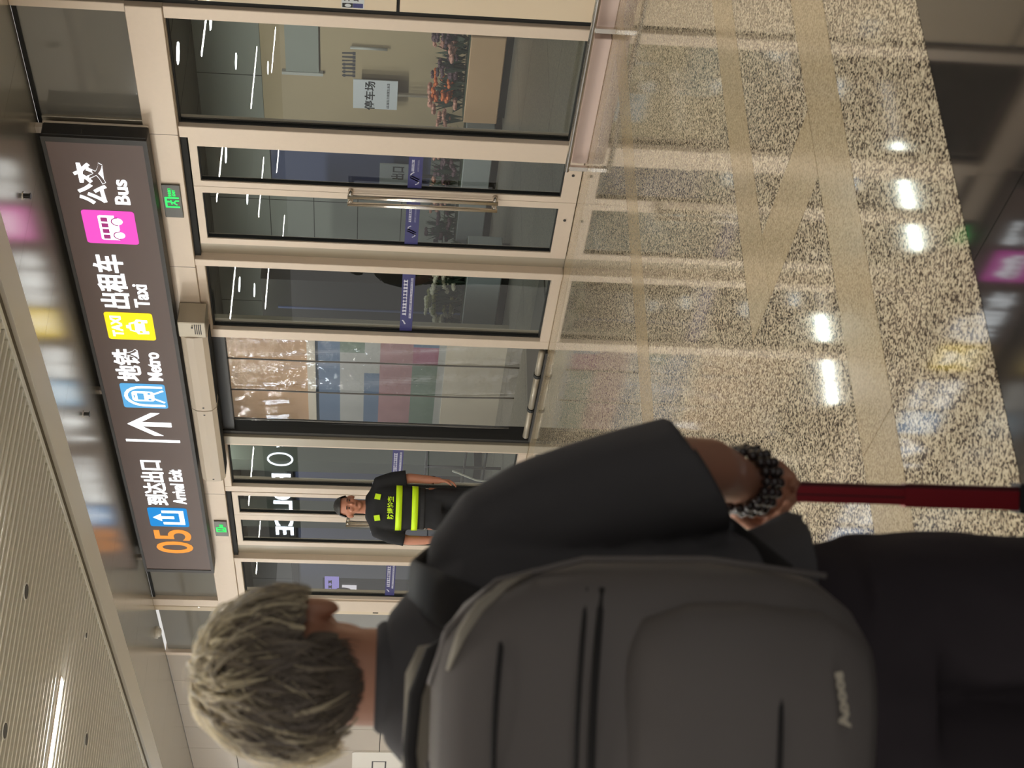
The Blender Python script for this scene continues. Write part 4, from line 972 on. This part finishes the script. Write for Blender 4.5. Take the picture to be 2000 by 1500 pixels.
# short hair
bm = bmesh.new(); bmesh.ops.create_uvsphere(bm, u_segments=36, v_segments=24, radius=1); R = Matrix.Rotation(gt, 3, 'Z')
bad = []
for v in bm.verts:
    d = v.co.normalized()
    if (d.y > .30 and d.z < .50) or d.z < -.45 or (d.y > 0 and d.z < .02): bad.append(v)
    off = .013+.005*noise.noise(d*9); p = Vector((d.x*(.075+off), d.y*(.094+off), -.096+d.z*(.098+off))); p2 = R @ Vector((p.x, p.y, 0)); v.co = (p2.x, p2.y+.015, GH+p.z)
bmesh.ops.delete(bm, geom=bad, context='VERTS'); obj('hair', bm, M['guard_hair'], gd, True)
bm = bmesh.new()
TR = [hl(.97, 0, 0, .170, .125, 2.6), hl(1.05, 0, 0, .172, .122, 2.6), hl(1.15, 0, 0, .176, .122, 2.6), hl(1.30, 0, 0, .184, .120, 2.6), hl(1.385, 0, -.005, .182, .100, 2.5), hl(1.432, 0, -.008, .135, .078, 2.3), hl(1.462, 0, -.004, .090, .068, 2.1)]
loft(bm, TR)
for s in (-1, 1):
    loft(bm, [((s*.135, 0, 1.375), (0, 0, .055), (0, .060, 0), 2.2), ((s*.19, 0, 1.35), (s*.05, 0, .045), (0, .066, 0), 2.2), ((s*.226, -.01, 1.25), (s*.062, 0, .018), (0, .068, 0), 2.2), ((s*.246, -.015, 1.135), (s*.064, 0, .008), (0, .070, 0), 2.2)], 24)
remeshed('t_shirt', bm, M['guard_black'], gd, .011, 3, .004, 10)
bm = bmesh.new(); loft(bm, [hl(1.02, 0, 0, .160, .118, 2.6), hl(.90, 0, 0, .168, .122, 2.6), hl(.84, 0, 0, .168, .118, 2.4)])
for s in (-1, 1): loft(bm, [hl(.90, s*.085, 0, .09, .115, 2.3), hl(.5, s*.10, .01, .080, .090, 2.1), hl(.05, s*.10, 0, .070, .080, 2)], 24)
remeshed('trousers', bm, M['guard_black'], gd, .013, 3, .005, 9)
def band(z0, z1, m, grow=.004, part=(0, 1), nm='reflective_band'):
    bm = bmesh.new(); n = 60
    def rad(z):
        for q in range(len(TR)-1):
            a, b = TR[q], TR[q+1]
            if a[0][2] <= z <= b[0][2]:
                f = (z-a[0][2])/(b[0][2]-a[0][2]); return a[1][0]*(1-f)+b[1][0]*f+grow, a[2][1]*(1-f)+b[2][1]*f+grow
        return .18, .12
    g = []
    for z in (z0, z1):
        rx, ry = rad(z)
        L = []
        for k in range(n+1):
            t_ = 2*math.pi*(part[0]+(part[1]-part[0])*k/n); co, si = math.cos(t_), math.sin(t_); e = 2.6
            L.append([bm.verts.new((math.copysign(abs(co)**(2/e), co)*(rx+o_), math.copysign(abs(si)**(2/e), si)*(ry+o_), z)) for o_ in (0, .003)])
        g.append(L)
    for k in range(n):
        bm.faces.new((g[0][k][1], g[0][k+1][1], g[1][k+1][1], g[1][k][1])); bm.faces.new((g[0][k][0], g[1][k][0], g[1][k+1][0], g[0][k+1][0]))
        bm.faces.new((g[0][k][0], g[0][k+1][0], g[0][k+1][1], g[0][k][1])); bm.faces.new((g[1][k][0], g[1][k][1], g[1][k+1][1], g[1][k+1][0]))
    return obj(nm, bm, M[m], gd, True)
band(1.165, 1.215, 'lime', .006); band(1.035, 1.085, 'lime', .006)
def torso_y(x, z, g=.006):
    rx, ry = (.184+g, .120+g) if z > 1.2 else (.176+g, .122+g)
    return ry*(max(0, 1-abs(x/rx)**2.6))**(1/2.6)
def chest(name, poly_w, m):  # flat polygons on the chest in (x, z), laid on the shirt
    bm = bmesh.new()
    for p in poly_w:
        a = [bm.verts.new((x, torso_y(x, z)+.004, z)) for x, z in p]; b = [bm.verts.new((x, torso_y(x, z)-.012, z)) for x, z in p]
        bm.faces.new(a); bm.faces.new(b[::-1])
        for i in range(len(p)): bm.faces.new((a[i], b[i], b[(i+1) % len(p)], a[(i+1) % len(p)]))
    return obj(name, bm, M[m], gd)
chest('chest_patch', [[(.060, 1.345), (.105, 1.337), (.112, 1.382), (.068, 1.392)]], 'lime')
chest('chest_patch', [[(-.060, 1.345), (-.105, 1.337), (-.112, 1.382), (-.068, 1.392)]], 'lime')
ct = text('lettering', '防爆检查', M['lime'], gd, -.092, .092, 1.232, 1.285, 0, .002, .02)
for v in ct.data.vertices: v.co.x *= -1; v.co.y = torso_y(v.co.x, v.co.z)+.006+(.002 if v.co.y < -.001 else 0)
ct.data.flip_normals()
bm = bmesh.new(); box(bm, .150, .205, -.045, -.030, 1.40, 1.412) ; box(bm, -.205, -.150, -.045, -.030, 1.40, 1.412); obj('shoulder_mark', bm, M['decal_white'], gd)
bm = bmesh.new(); tube(bm, [(-.233, .035, .905), (-.236, .032, .925)], .034, 16); obj('watch_strap', bm, M['leather'], gd, True)
bm = bmesh.new(); loft(bm, [hl(.985, 0, 0, .172, .128, 2.6), hl(1.015, 0, 0, .172, .128, 2.6)], 40); obj('belt', bm, M['rubber'], gd)
for s in (-1, 1):
    bm = bmesh.new(); loft(bm, [hl(0, s*.10, .05, .046, .14, 2.6), hl(.03, s*.10, .05, .048, .142, 2.6), hl(.07, s*.10, .03, .043, .11, 2.4), hl(.10, s*.10, .0, .04, .06, 2.2)], 24); obj('shoe', bm, M['rubber'], gd, True)
# thin dark baton carried at the guard's right side
